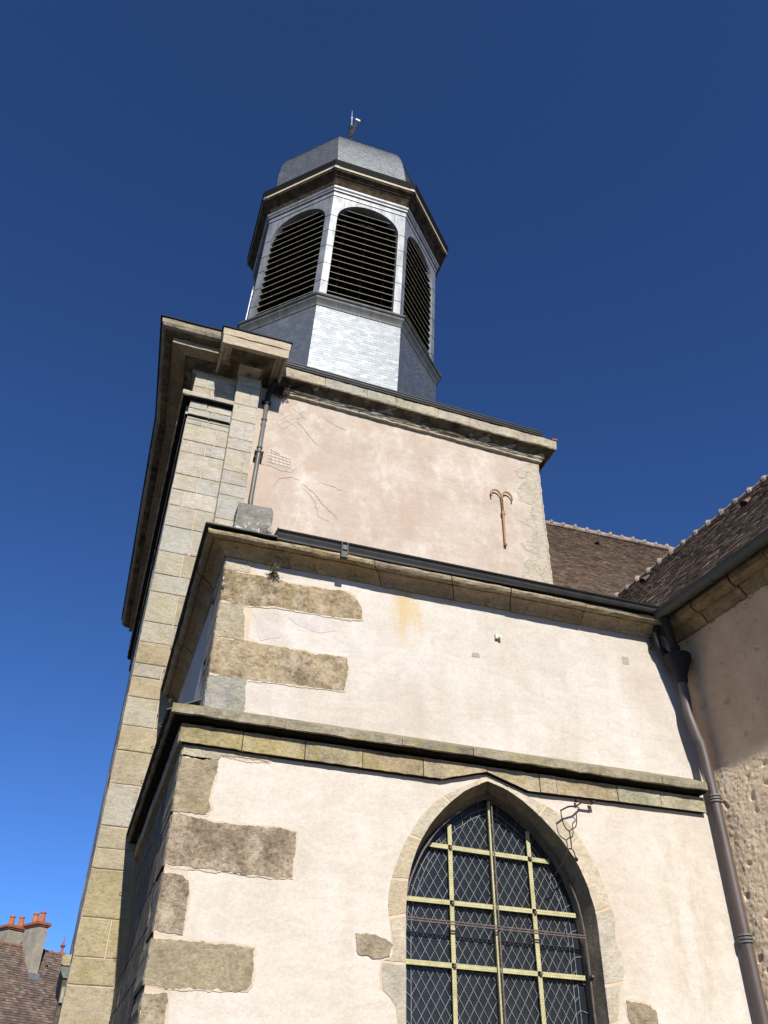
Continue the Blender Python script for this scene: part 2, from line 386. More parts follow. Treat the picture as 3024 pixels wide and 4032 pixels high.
def ashlar(mb, x0, x1, zs, y, splits, cols, proud=.012, gap=.015, to3=None, back=.03):
    """courses of separate block faces in front of a mortar bed"""
    if to3 is None: to3 = lambda u, v, d: (u, y-d, v)
    for k in range(len(zs)-1):
        z0, z1 = zs[k], zs[k+1]; xs = [x0]+[x0+(x1-x0)*s for s in splits[k % len(splits)]]+[x1]
        for a, b in zip(xs, xs[1:]):
            g = gap/2; P = [(a+g, z0+g), (b-g, z0+g), (b-g, z1-g), (a+g, z1-g)]
            c = vary(RND.choice(cols), .1); d = proud+ru(-.004, .004)
            Q = rough_poly(P, .09, .006, ru(0, 90)); n = len(Q); cx, cz = (a+b)/2, (z0+z1)/2
            In = [(cx+(u-cx)*(1-.02/max(.1, (b-a))), cz+(v-cz)*(1-.02/max(.1, z1-z0))) for u, v in Q]
            F = [to3(u, v, d) for u, v in In]; E_ = [to3(u, v, d-.006) for u, v in Q]; B = [to3(u, v, -back) for u, v in Q]
            tri = geometry.tessellate_polygon([[Vector((u, v, 0)) for u, v in In]])
            fs = [tuple(t) for t in tri]+[(i, (i+1) % n, n+(i+1) % n, n+i) for i in range(n)]+[(n+i, n+(i+1) % n, 2*n+(i+1) % n, 2*n+i) for i in range(n)]
            mb.add(F+E_+B, fs, c)
def shingles(mb, o, u, v, nrm, nu, nv, wd, ht, cols, lift=.010, tilt=.01, clip=None, var=.18, gap=.003, base=None):
    """rows of slates or tiles: o lower corner, u along, v up the slope"""
    o = Vector(o); u = Vector(u).normalized(); v = Vector(v).normalized(); nrm = Vector(nrm).normalized()
    for r in range(nv):
        off = (r % 2)*wd/2; drift = .006*nz(r*.9, 3)
        for k in range(-1, nu+1):
            a = k*wd+off+ru(-.004, .004); b = a+wd-gap
            z0 = r*ht+drift+ru(-.003, .003); z1 = (r+1)*ht+.01
            if clip:
                a, b, z1 = clip(a, b, z0, z1)
                if b-a < .01 or z1-z0 < .01: continue
            t = ru(-tilt, tilt); l0 = lift+ru(0, lift*.4); l1 = .002
            P = [o+u*a+v*z0+nrm*(l0+t*.3), o+u*b+v*z0+nrm*(l0-t*.3), o+u*b+v*z1+nrm*(l1-t*.1+.001), o+u*a+v*z1+nrm*(l1+t*.1+.001)]
            P += [o+u*a+v*z0, o+u*b+v*z0]
            c = vary(RND.choice(cols), var)
            mb.add(P, [(0, 1, 2, 3), (4, 5, 1, 0), (4, 0, 3), (5, 2, 1)], c)
def inside(poly, x, y):
    r = False; n = len(poly); j = n-1
    for i in range(n):
        xi, yi = poly[i]; xj, yj = poly[j]
        if (yi > y) != (yj > y) and x < (xj-xi)*(y-yi)/(yj-yi)+xi: r = not r
        j = i
    return r
def clip_line(poly, p, q):
    p = Vector(p); q = Vector(q); ts = [0., 1.]; d = q-p
    for i in range(len(poly)):
        a = Vector(poly[i]); e = Vector(poly[(i+1) % len(poly)])-a; den = d.x*e.y-d.y*e.x
        if abs(den) < 1e-12: continue
        t = ((a.x-p.x)*e.y-(a.y-p.y)*e.x)/den; s = ((a.x-p.x)*d.y-(a.y-p.y)*d.x)/den
        if 0 <= s <= 1 and 0 < t < 1: ts.append(t)
    ts.sort(); out = []
    for a, b in zip(ts, ts[1:]):
        m = p+d*(a+b)/2
        if b-a > 1e-4 and inside(poly, m.x, m.y): out.append((p+d*a, p+d*b))
    return out
def resample(pts, n):
    P = [Vector(p) for p in pts]; L = [0.]
    for a, b in zip(P, P[1:]): L.append(L[-1]+(b-a).length)
    out = []; j = 0
    for i in range(n):
        s = L[-1]*i/(n-1)
        while j < len(P)-2 and L[j+1] < s: j += 1
        out.append(P[j].lerp(P[j+1], (s-L[j])/max(1e-9, L[j+1]-L[j])))
    return out

GZ = -1.6           # ground level (the camera stands at eye height over it)
# ================================================================ ground
g = MB(); N_ = 40
g.add([(-600, -600, GZ), (600, -600, GZ), (600, 600, GZ), (-600, 600, GZ)], [(0, 1, 2, 3)])
go = link_mesh('ground', g, M_GROUND); go['kind'] = 'structure'

# ================================================================ SIDE CHAPEL
U, W = 9.0, 8.88                     # faces of the wall above and below the string course
chapel = thing('side_chapel', 'cream rendered side chapel with a tall pointed window, stone quoins and a mossy string course', 'chapel', (4.1, 8.9, GZ))
# outlines of the pointed opening at the wall face and at the recessed frame
WL = [(3.21, .2), (3.21, 1.05), (3.21, 1.95), (3.215, 2.18), (3.25, 2.42), (3.34, 2.69), (3.49, 2.95), (3.69, 3.18), (3.94, 3.39), (4.215, 3.527)]
WR = [(5.43, .2), (5.43, 1.16), (5.435, 1.83), (5.44, 2.05), (5.43, 2.24), (5.375, 2.48), (5.27, 2.74), (5.09, 2.98), (4.87, 3.19), (4.65, 3.355), (4.44, 3.465), (4.215, 3.527)]
FL_ = [(3.25, .2), (3.25, 1.05), (3.25, 1.95), (3.27, 2.2), (3.35, 2.46), (3.47, 2.72), (3.66, 2.99), (3.87, 3.18), (4.11, 3.35), (4.36, 3.455)]
FR_ = [(5.43, .2), (5.43, 1.1), (5.43, 1.8), (5.425, 2.05), (5.392, 2.31), (5.335, 2.51), (5.256, 2.70), (5.132, 2.885), (4.93, 3.11), (4.62, 3.34), (4.36, 3.455)]
NS = 34
wl, wr, fl, fr = resample(WL, NS), resample(WR, NS), resample(FL_, NS), resample(FR_, NS)
wall_out = [(p.x, p.y) for p in wl]+[(p.x, p.y) for p in reversed(wr[:-1])]
fr_out = [(p.x, p.y) for p in fl]+[(p.x, p.y) for p in reversed(fr[:-1])]
# lower wall
m = MB(); zt = 3.80
outer = [(.74, GZ), (7.6, GZ), (7.6, zt), (.74, zt)]
for loops in ([outer, wall_out],):
    P = [Vector((a, b, 0)) for lp in loops for a, b in lp]
    tri = geometry.tessellate_polygon([[Vector((a, b, 0)) for a, b in lp] for lp in loops])
    m.add([(p.x, W, p.y) for p in P], [tuple(t) for t in tri])
m.add([(.74, W, GZ), (.74, 13.6, GZ), (.74, 13.6, zt), (.74, W, zt)], [(0, 1, 2, 3)])
m.add([(.74, W, zt), (7.49, W, zt), (7.49, 9.4, zt), (.74, 9.4, zt)], [(0, 1, 2, 3)])
part('lower_wall', m, M_CREAM, chapel)
m = MB()
m.add([(.9, U, 3.7), (7.49, U, 3.7), (7.49, U, 6.1), (.9, U, 6.1)], [(0, 1, 2, 3)])
m.add([(.9, U, 3.7), (.9, 13.6, 3.7), (.9, 13.6, 6.1), (.9, U, 6.1)], [(0, 1, 2, 3)])
part('upper_wall', m, M_UPPER, chapel)
# reveal of the opening in dressed stone blocks
m = MB(); n = len(wall_out); k0 = 0
while k0 < n-1:
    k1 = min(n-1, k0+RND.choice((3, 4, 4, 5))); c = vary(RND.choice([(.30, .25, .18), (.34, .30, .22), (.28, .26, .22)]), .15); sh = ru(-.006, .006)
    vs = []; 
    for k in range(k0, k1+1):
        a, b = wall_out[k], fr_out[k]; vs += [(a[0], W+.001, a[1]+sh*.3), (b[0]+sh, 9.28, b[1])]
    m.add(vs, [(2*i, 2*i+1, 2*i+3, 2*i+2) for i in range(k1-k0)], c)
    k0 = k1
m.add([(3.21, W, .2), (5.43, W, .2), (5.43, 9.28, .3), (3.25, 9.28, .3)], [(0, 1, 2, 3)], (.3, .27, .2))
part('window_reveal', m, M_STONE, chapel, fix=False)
# stones round the opening
AO = [(3.06, .2), (3.0, .55), (3.13, 1.0), (3.10, 1.25), (2.95, 1.30), (2.93, 1.57), (3.09, 1.62), (3.033, 1.94), (3.013, 2.16), (3.063, 2.40), (3.18, 2.69), (3.337, 2.965), (3.53, 3.2), (3.77, 3.36), (3.98, 3.46), (4.21, 3.60)]
AR = [(5.62, .2), (5.70, .9), (5.52, 1.14), (5.60, 1.38), (5.62, 1.5), (5.69, 1.6), (5.70, 1.85), (5.62, 1.95), (5.67, 2.14), (5.62, 2.44), (5.52, 2.74), (5.33, 3.04), (5.16, 3.24), (5.03, 3.31), (4.75, 3.40), (4.46, 3.50), (4.21, 3.60)]
ao = resample(AO, NS); ar = resample(AR, NS)
so_ = [(p.x, p.y) for p in ao]+[(p.x, p.y) for p in reversed(ar[:-1])]
m = MB(); vs = []
mo = rough_poly(so_, .05, .02, 3.)
loop = [Vector((a, b, 0)) for a, b in so_+[wall_out[k] for k in reversed(range(n))]]
tri = geometry.tessellate_polygon([loop]); m.add([(p.x, W-.003, p.y) for p in loop], [tuple(t) for t in tri])
part('arch_mortar', m, M_MORTAR, chapel, fix=False)
m = MB(); k0 = 0
vc = [(.66, .57, .43), (.60, .53, .42), (.68, .60, .46), (.57, .52, .42), (.64, .53, .37)]
while k0 < n-1:
    k1 = min(n-1, k0+RND.choice((3, 4, 4, 5, 6))); t0, t1 = .14, k1-k0-.14
    def at(arr, t):
        i = min(int(t), k1-k0-1); a, b = Vector(arr[k0+i]), Vector(arr[k0+i+1]); return a.lerp(b, t-i)
    ts = [t0+(t1-t0)*i/6 for i in range(7)]; dep = ru(.86, 1.0)
    poly = [at(wall_out, t) for t in ts]+[at(wall_out, t).lerp(at(so_, t), dep) for t in reversed(ts)]
    Q = rough_poly([(p.x, p.y) for p in poly], .05, .008, k0)
    m.prism(Q, lambda u, v, d: (u, W-d, v), .008, vary(RND.choice(vc), .08)); k0 = k1
part('arch_surround', m, M_TSTONE, chapel)
# quoin stones
def shrink_poly(P, d):
    n = len(P); out = []; ar = sum(P[i-1][0]*P[i][1]-P[i][0]*P[i-1][1] for i in range(n)); sg = 1 if ar > 0 else -1
    for i in range(n):
        a, b, c = Vector(P[i-1]), Vector(P[i]), Vector(P[(i+1) % n]); d1 = (b-a).normalized(); d2 = (c-b).normalized()
        nn = (Vector((-d1.y, d1.x))+Vector((-d2.y, d2.x))); nn = nn.normalized() if nn.length > .1 else Vector((-d1.y, d1.x)); q = b+nn*d*sg; out.append((max(q.x, .735 if P[0][1] < 3.6 else .893), q.y))
    return out
Q = dict(
 Q0=[(.887, 5.96), (1.17, 5.96), (1.20, 5.80), (.895, 5.785)],
 Q1=[(.888, 5.785), (1.201, 5.779), (1.499, 5.783), (1.806, 5.745), (2.089, 5.773), (2.444, 5.787), (2.558, 5.748), (2.654, 5.581), (2.67, 5.425), (2.439, 5.403), (1.919, 5.394), (1.6, 5.389), (1.229, 5.336), (1.087, 5.319), (.888, 5.337)],
 Q2=[(.888, 5.325), (1.169, 5.324), (1.202, 5.121), (1.233, 4.854), (.888, 4.854)],
 Q3=[(.888, 4.837), (1.243, 4.856), (1.71, 4.854), (2.063, 4.84), (2.484, 4.86), (2.522, 4.732), (2.505, 4.618), (2.482, 4.428), (1.991, 4.41), (1.591, 4.396), (1.318, 4.37), (.888, 4.381)],
 Q4=[(.888, 4.367), (1.318, 4.36), (1.315, 4.224), (1.331, 3.9), (.888, 3.9)],
 L0=[(.73, 3.456), (1.057, 3.473), (1.596, 3.472), (1.685, 3.451), (1.646, 3.411), (1.387, 3.399), (1.129, 3.407), (1.095, 3.358), (.73, 3.359)],
 L1=[(.722, 3.343), (.909, 3.322), (1.105, 3.349), (1.11, 3.232), (1.078, 3.08), (1.075, 2.956), (1.092, 2.836), (1.06, 2.772), (.722, 2.772)],
 L2=[(.725, 2.742), (1.056, 2.732), (1.119, 2.709), (1.404, 2.712), (1.817, 2.728), (2.009, 2.709), (2.013, 2.52), (1.993, 2.258), (1.76, 2.245), (1.458, 2.254), (1.259, 2.263), (.795, 2.255), (.725, 2.272)],
 L3=[(.728, 2.192), (.883, 2.181), (.986, 2.136), (.998, 1.993), (.994, 1.834), (.993, 1.662), (.856, 1.66), (.728, 1.674)],
 L4=[(.722, 1.606), (.972, 1.618), (1.256, 1.60), (1.535, 1.608), (1.688, 1.602), (1.694, 1.459), (1.693, 1.294), (1.652, 1.243), (1.213, 1.233), (.946, 1.225), (.722, 1.234)],
 L5=[(.724, 1.163), (.937, 1.169), (.947, 1.061), (.95, .939), (.94, .7), (.724, .7)],
 L6=[(.722, .66), (1.6, .66), (1.62, .1), (.722, .1)], L7=[(.724, .05), (1.0, .05), (1.0, -.5), (.724, -.5)], L8=[(.722, -.55), (1.6, -.55), (1.62, -1.1), (.722, -1.1)],
 A=[(2.682, 1.8), (2.788, 1.815), (3.002, 1.767), (3.078, 1.726), (3.04, 1.613), (2.873, 1.587), (2.715, 1.621)],
 C=[(5.66, 1.385), (5.8, 1.37), (5.95, 1.351), (6.014, 1.285), (6.0, .75), (5.72, .72)])
qc = dict(Q0=(.56, .49, .37), Q1=(.36, .275, .165), Q2=(.47, .41, .29), Q3=(.38, .30, .19), Q4=(.40, .395, .355), L0=(.50, .45, .33), L1=(.38, .31, .205),
          L2=(.34, .27, .19), L3=(.31, .255, .18), L4=(.38, .32, .21), L5=(.35, .29, .19), L6=(.3, .25, .17), L7=(.3, .25, .17), L8=(.3, .25, .17), A=(.40, .33, .23), C=(.36, .29, .20))
for k, P in Q.items():
    y0 = U if k[0] == 'Q' else W; m = MB()
    if k[0] != 'A':
        hp = shrink_poly(P, -.022); mh = MB(); mh.prism(rough_poly(hp, .02, .018, 40+P[0][1]), lambda u, v, d: (u, y0-d, v), .0025+.0004*len(Q[k]), (.5, .4, .3)); part('pointing', mh, M_HALO, chapel)
    pp = rough_poly(P, .014, .018, len(k)+P[0][1]); dp = .010+ru(0, .004)
    m.prism(pp, lambda u, v, d: (u, y0-d, v), dp, qc[k])
    x0 = min(p[0] for p in P)
    if x0 < 1:                      # the stone returns round the corner, with a broken arris
        za, zb = min(p[1] for p in P)+.004, max(p[1] for p in P)-.004; dr = ru(.5, .9)
        ns = 8; vs = []
        for i in range(ns+1):
            z = za+(zb-za)*i/ns; j = .012*nz(z*9, y0); vs += [(x0+.002+j*.6, y0-dp*.8+j*.3, z), (x0-.012+j, y0+.02, z), (x0-.012+j, y0+dr, z), (x0+.03, y0+dr, z)]
        m.add(vs, [(4*i+q, 4*i+q+1, 4*i+q+5, 4*i+q+4) for i in range(ns) for q in range(3)], qc[k])
    part('quoin_stone' if k not in 'AC' else 'jamb_stone', m, M_OLD if k in ('Q1', 'Q3', 'L2', 'L3', 'L5') else M_STONE, chapel)
m = MB()                              # mortar that shows between quoin stones
for x1, z0, z1, y0 in ((1.3, 3.9, 5.96, U), (1.09, 2.24, 3.48, W), (1.0, -1.6, 2.235, W)):
    xa = .893 if y0 == U else .733
    Pq = rough_poly([(xa, z0), (x1, z0), (x1-.04, z1), (xa, z1)], .06, .015, z0)
    m.prism(Pq, lambda u, v, d: (u, y0-d, v), .004, (.5, .4, .3))
part('quoin_mortar', m, M_MORTAR, chapel)
# side face stones facing the street
m = MB()
def side3(x): return lambda u, v, d: (x-d, u, v)
ashlar(m, 9.75, 13.5, [GZ+.1+.42*i for i in range(13)][:13], 0, [(.2, .55, .8), (.35, .7), (.15, .5, .85)], [(.13, .11, .085), (.16, .135, .10)], .012, .014, side3(.74))  # stone colours darkened to hold the shade of this side face
part('side_ashlar', m, M_STONE, chapel)
# string course: projecting slab and frieze
string_path = [(.74, 13.6), (.74, 8.88), (7.12, 8.88)]
m = MB()
sweep(m, [(-.3, 3.99), (-.12, 3.98), (.205, 3.815), (.207, 3.725), (.19, 3.718), (.17, 3.722), (-.02, 3.73), (-.3, 3.73)], string_path, [(.26, .235, .16), (.30, .27, .19), (.25, .24, .19)], 1.15, .007, .005, .006, .06)
slab = part('string_course_slab', m, M_MOSSY, chapel)
m = MB(); sweep(m, [(-.05, 3.70), (.165, 3.70), (.175, 3.712), (.165, 3.735), (-.05, 3.735)], string_path, [(.02, .02, .02)], 0, 0, 0, .004, .06); part('grime_shade_crust', m, M_CRUST_SHADE, slab)  # grime on the slab underside, blackened further to paint its shadow band
m = MB()
zb = 3.474
# front frieze stones cut as outlines so that the course can rise over the arch point
cuts = [.665, 1.33, 2.02, 2.68, 3.4, 4.19, 4.86, 5.08, 5.9, 6.5, 7.14]
def low(x):
    pts = [(.66, 3.474), (1.3, 3.47), (1.34, 3.462), (3.62, 3.457), (4.19, 3.615), (4.71, 3.455), (5.77, 3.475), (7.15, 3.49)]
    for (a, za), (b, zb_) in zip(pts, pts[1:]):
        if x <= b: return za+(zb_-za)*(x-a)/(b-a)
    return pts[-1][1]
fc = [(.36, .30, .14), (.40, .33, .16), (.44, .37, .23), (.42, .34, .20), (.46, .38, .24), (.47, .40, .26), (.42, .36, .24), (.44, .36, .22), (.40, .38, .27), (.42, .38, .27)]
for i, (a, b) in enumerate(zip(cuts, cuts[1:])):
    j = ru(-.004, .004); a_, b_ = a+(.005 if i else 0), b-.005; ks = max(2, int((b-a)/.07))
    xs = [a_+(b_-a_)*t/ks for t in range(ks+1)]
    P = [(x, low(x)+.006*nz(x*14, 2.)) for x in xs]+[(x, 3.672+.008*nz(x*9, 7.)) for x in reversed(xs)]
    m.prism(P, lambda u, v, d: (u, W+.02-d, v), .09+j, vary(fc[i], .05))
sweep(m, [(-.02, zb), (.065, zb), (.07, zb+.01), (.072, 3.672), (-.02, 3.672)], [(.735, 13.6), (.735, 8.86)], C_LOW, .9)
fz = part('frieze', m, M_MOSSY, chapel)
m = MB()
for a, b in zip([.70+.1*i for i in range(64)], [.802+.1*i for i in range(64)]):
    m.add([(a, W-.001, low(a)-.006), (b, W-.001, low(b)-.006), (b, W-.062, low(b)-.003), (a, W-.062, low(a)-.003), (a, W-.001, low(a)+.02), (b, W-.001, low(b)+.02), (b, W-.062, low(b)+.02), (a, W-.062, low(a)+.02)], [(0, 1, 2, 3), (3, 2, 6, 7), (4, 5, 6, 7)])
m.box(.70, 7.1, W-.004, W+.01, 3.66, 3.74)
part('grime_shade_crust', m, M_CRUST_SHADE, fz, fix=False)  # black strips paint the shadow lines below and above the frieze
m = MB()
sweep(m, [(-.1, 4.0), (-.1, 3.992), (.235, 3.823), (.245, 3.815), (.25, 3.82), (.24, 3.832)], [(.74, 13.6), (.74, 8.86)], [(.4, .45, .5)], 0, 0, 0, 0)
for yy in (10.0, 11.2, 12.4, 9.3): m.tube([(.50, yy, 3.80), (.47, yy, 3.80), (.455, yy, 3.825), (.48, yy, 3.84)], .006, 6)
m.tube([(.50, 8.68, 3.82), (.487, 8.675, 3.835), (.49, 8.67, 3.85), (.51, 8.67, 3.85)], .006, 6)
part('ledge_flashing', m, M_LEAD, chapel)
# cornice
z0 = 5.972; corn_path = [(.95, 13.6), (.90, 9.0), (7.02, 9.0)]
prof = [(-.05, z0-.004), (.035, z0), (.05, z0+.018), (.075, z0+.05), (.12, z0+.082), (.17, z0+.094), (.205, z0+.098), (.21, z0+.116), (.225, z0+.118), (.235, z0+.098), (.27, z0+.102), (.295, z0+.118), (.31, z0+.145), (.305, z0+.175), (.28, z0+.195), (-.05, z0+.20)]
m = MB(); sweep(m, prof, corn_path, C_CORN, .95, .012, .006, .006, .08)
part('cornice', m, M_CORN, chapel)
m = MB()
sweep(m, [(-.2, z0+.35), (.33, z0+.215), (.345, z0+.195), (.358, z0+.20), (.345, z0+.225), (-.2, z0+.37)], [(.95, 13.6), (.90, 9.0), (1.44, 9.0)], [(.4, .45, .5)], 0, 0, 0, 0)
for yy in (9.75, 10.4, 11.3, 12.1, 12.9): m.bar((.585-.01, yy, z0+.205), (.575, yy, z0+.25), .05, .012, nrm=(-1, 0, 0))
part('corner_flashing', m, M_LEAD, chapel)
m = MB()
gp = [(.14, z0+.205), (.22, z0+.202), (.275, z0+.205), (.29, z0+.20), (.305, z0+.206), (.308, z0+.222), (.302, z0+.237), (.322, z0+.282), (.315, z0+.30), (.333, z0+.330), (.340, z0+.326), (.346, z0+.340), (.333, z0+.352), (.32, z0+.34), (.14, z0+.30)]
sweep(m, gp, [(1.43, 9.0), (6.98, 9.0)], [(.4, .4, .4)], 0, 0, 0, 0)
m.add([(1.428, 8.64, z0+.345), (1.428, 8.72, z0+.205), (1.428, 8.95, z0+.25), (1.428, 8.95, z0+.42), (1.44, 8.64, z0+.345), (1.44, 8.72, z0+.205), (1.44, 8.95, z0+.25), (1.44, 8.95, z0+.42)], [(0, 1, 2, 3), (7, 6, 5, 4), (0, 4, 5, 1), (2, 6, 7, 3), (0, 3, 7, 4)])
gut = part('eaves_gutter', m, M_GUT, chapel)
m = MB(); m.box(2.265, 2.355, 8.655, 8.70, z0+.11, z0+.20); m.box(2.265, 2.277, 8.645, 8.7, z0+.15, z0+.335); m.box(2.343, 2.355, 8.645, 8.7, z0+.15, z0+.335)
part('gutter_strap', m, M_GUT, gut)
m = MB(); m.box(2.282, 2.338, 8.64, 8.652, z0+.215, z0+.285); part('zinc_tab', m, M_LEAD, gut)
m = MB(); m.add([(.75, 8.75, 6.17), (7.0, 8.6, 6.17), (8.3, 13.6, 7.6), (.75, 13.6, 7.6)], [(0, 1, 2, 3)]); part('chapel_roof', m, M_LEAD, chapel, fix=False)
# small repaired patch, stub pipe
m = MB(); m.prism(rough_poly([(4.16, 5.18), (4.27, 5.19), (4.26, 5.25), (4.17, 5.24)], .03, .01, 2.), lambda u, v, d: (u, U-d, v), .004, (.42, .40, .34)); part('render_repair', m, M_PATCH, chapel)
m = MB(); m.prism(rough_poly([(1.33, 5.22), (1.6, 5.15), (1.66, 4.98), (1.42, 4.9), (1.36, 5.05)], .03, .02, 4.), lambda u, v, d: (u, U-d, v), .003, (.66, .60, .55)); part('render_repair', m, M_PATCH, chapel)
m = MB(); m.prism(rough_poly([(1.72, 5.27), (1.9, 5.18), (2.15, 5.14), (2.35, 5.2), (2.38, 5.33), (2.1, 5.37), (1.74, 5.36)], .03, .02, 7.), lambda u, v, d: (u, U-d, v), .003, (.68, .62, .58)); part('render_repair', m, M_PATCH, chapel)
m = MB(); m.prism(rough_poly([(6.42, 5.48), (6.52, 5.49), (6.53, 5.6), (6.43, 5.6)], .03, .01, 2.), lambda u, v, d: (u, U-d, v), .004, (.45, .41, .34)); part('render_repair', m, M_PATCH, chapel)
m = MB(); m.tube([(4.56, 9.02, 5.535), (4.56, 8.93, 5.52)], .022, 8, (.7, .7, .7)); m.box(4.50, 4.545, 8.955, 9.005, 5.50, 5.56)
single('overflow_spout', m, M_WHITE, 'small white overflow spout sticking out of the cream upper wall', 'spout', (4.55, 9.0, 5.5))

# window
win = chapel
m = MB(); loop = [Vector((a, b, 0)) for a, b in fr_out]; tri = geometry.tessellate_polygon([loop])
m.add([(p.x, 9.27, p.y) for p in loop], [tuple(t) for t in tri])
window = part('pointed_window', m, M_GLASS, chapel, fix=False)
def shrink(P, d):
    n = len(P); out = []
    for i in range(n):
        a, b, c = Vector(P[i-1]), Vector(P[i]), Vector(P[(i+1) % n])
        d1 = (b-a).normalized(); d2 = (c-b).normalized(); nn = Vector((d1.y, -d1.x))+Vector((d2.y, -d2.x)); nn.normalize()
        k = nn.dot(Vector((d1.y, -d1.x))); q = b+nn*d/max(.6, k); out.append((q.x, q.y))
    return out
p1, p2 = shrink(fr_out, .10), shrink(fr_out, .155)
m = MB(); cY = 9.262
pitchx, pitchz = .106, .172
k = -40
zc0 = 0.
for fam in (1, -1):
    for k in range(-70, 90):
        x = 3.3+k*pitchx; za, zb_ = -.2, 4.
        for a, b in clip_line(p2, (x, za), (x+fam*(zb_-za)*pitchx/pitchz/1., zb_)):
            m.bar((a.x+ru(-.002, .002), cY+ru(-.001, .001), a.y), (b.x+ru(-.002, .002), cY, b.y), .0068, .004)
for pl in (p1, p2):
    for i in range(len(pl)-1): m.bar((pl[i][0], cY, pl[i][1]), (pl[i+1][0], cY, pl[i+1][1]), .009, .006)
ra = resample(p1, 110); rb = resample(p2, 110); rc = resample(fr_out, 110)
for i in range(1, 109, 2):
    m.bar((rb[i].x, cY, rb[i].y), (ra[i].x, cY, ra[i].y), .008, .005)
    if i % 4 == 1: m.bar((ra[i].x, cY, ra[i].y), (rc[i].x, cY, rc[i].y), .008, .005)
part('lead_cames', m, M_CAME, window, fix=False)
def bars(name, segs, y, wd, th, mat, lab=None):
    for s_ in segs:
        m = MB()
        for p, q in zip(s_, s_[1:]): m.bar((p[0], y, p[1]), (q[0], y, q[1]), wd, th)
        part(name, m, mat, window, lab)
bars('glazing_bar', [[(3.865, .3), (3.86, 3.09)], [(4.86, .3), (4.848, 3.12)], [(3.60, 2.842), (5.10, 2.80)], [(3.30, 2.255), (5.37, 2.245)], [(3.30, 1.645), (5.40, 1.62)], [(3.30, 1.02), (5.40, 1.0)]], 9.215, .048, .014, M_BARY)
bars('glazing_bar', [[(4.368, .3), (4.355, 3.40)]], 9.195, .03, .03, M_BARY)
m = MB(); m.tube([(4.378, 9.12, .2), (4.365, 9.12, 3.42)], .009, 6)
m.tube([(3.27, 9.10, 2.045), (5.40, 9.10, 2.02)], .008, 6); m.tube([(3.27, 9.10, 2.02), (5.40, 9.10, 1.995)], .008, 6)
sp = shrink(fr_out, .015); m.tube([(a, 9.12, b) for a, b in sp], .011, 6)
for x, z in ((3.86, 2.83), (4.85, 2.81), (3.865, 2.245), (4.855, 2.235), (3.865, 1.635), (4.86, 1.625), (4.36, 2.24), (4.365, 1.63), (4.36, 2.82)):
    m.box(x-.014, x+.014, 9.17, 9.21, z-.015, z+.012)
for z in (1.62, 2.36): m.box(5.40, 5.44, 9.06, 9.14, z-.01, z+.01)
part('mesh_frame', m, M_FRAME, window)
m = MB(); a_ = .0172; hx, hz = a_*sqrt(3), a_*1.5; ys = 9.118; poly = shrink(fr_out, .02)
rows = int((3.5-.2)/hz)+2; wv = .0006
for r in range(rows):
    zc = .2+r*hz
    for k in range(int(2.3/hx)+2):
        xc = 3.24+k*hx+(r % 2)*hx/2
        if not inside(poly, xc, zc): continue
        V_ = [(xc+a_*sin(pi/3*i), zc+a_*cos(pi/3*i)) for i in range(4)]
        for (x0, z_0), (x1, z_1) in zip(V_, V_[1:]):
            dx, dz = x1-x0, z_1-z_0; L = sqrt(dx*dx+dz*dz); px, pz = -dz/L*wv, dx/L*wv
            m.add([(x0-px, ys, z_0-pz), (x1-px, ys, z_1-pz), (x1, ys-.0012, z_1), (x0, ys-.0012, z_0), (x1+px, ys, z_1+pz), (x0+px, ys, z_0+pz)], [(0, 1, 2, 3), (3, 2, 4, 5)])
part('wire_guard', m, M_WIRE, window, fix=False)

# iron hook over the window
m = MB(); Y0 = 8.74
def strip(pts, r): m.tube(smooth_pts([(a, y, z) for a, y, z in pts], 4), r*.72, 6)
m.box(5.32, 5.35, 8.80, 8.85, 3.405, 3.435); m.box(5.50, 5.55, 8.76, 8.85, 3.405, 3.425); m.box(5.355, 5.52, 8.775, 8.80, 3.385, 3.405)
strip([(5.37, 8.79, 3.39), (5.30, 8.77, 3.345), (5.26, 8.76, 3.325), (5.168, 8.74, 3.305), (5.10, 8.73, 3.27), (5.045, 8.72, 3.238)], .014)
strip([(5.047, 8.72, 3.235), (5.055, 8.73, 3.16), (5.075, 8.74, 3.10), (5.11, 8.76, 3.06), (5.151, 8.77, 3.035)], .009)
strip([(5.27, 8.76, 3.325), (5.302, 8.75, 3.315), (5.305, 8.75, 3.29), (5.265, 8.75, 3.25), (5.258, 8.75, 3.17), (5.24, 8.76, 3.09), (5.19, 8.77, 3.06), (5.160, 8.77, 3.035)], .009)
strip([(5.153, 8.77, 3.035), (5.165, 8.78, 2.93), (5.175, 8.80, 2.85)], .005); strip([(5.160, 8.77, 3.035), (5.173, 8.78, 2.93), (5.180, 8.80, 2.85)], .005)
strip([(5.178, 8.80, 2.85), (5.145, 8.80, 2.845), (5.115, 8.81, 2.80), (5.09, 8.85, 2.72), (5.04, 8.95, 2.62), (5.02, 9.06, 2.56)], .011)
strip([(5.178, 8.80, 2.85), (5.21, 8.82, 2.835), (5.235, 8.84, 2.80), (5.25, 8.86, 2.768)], .009); m.tube([(5.247, 8.85, 2.77), (5.275, 8.87, 2.757)], .015, 8)
single('iron_lantern_hook', m, M_IRON, 'forked black iron hook hanging beside the pointed window arch', 'hook', (5.2, 8.85, 3.0), smooth=False)

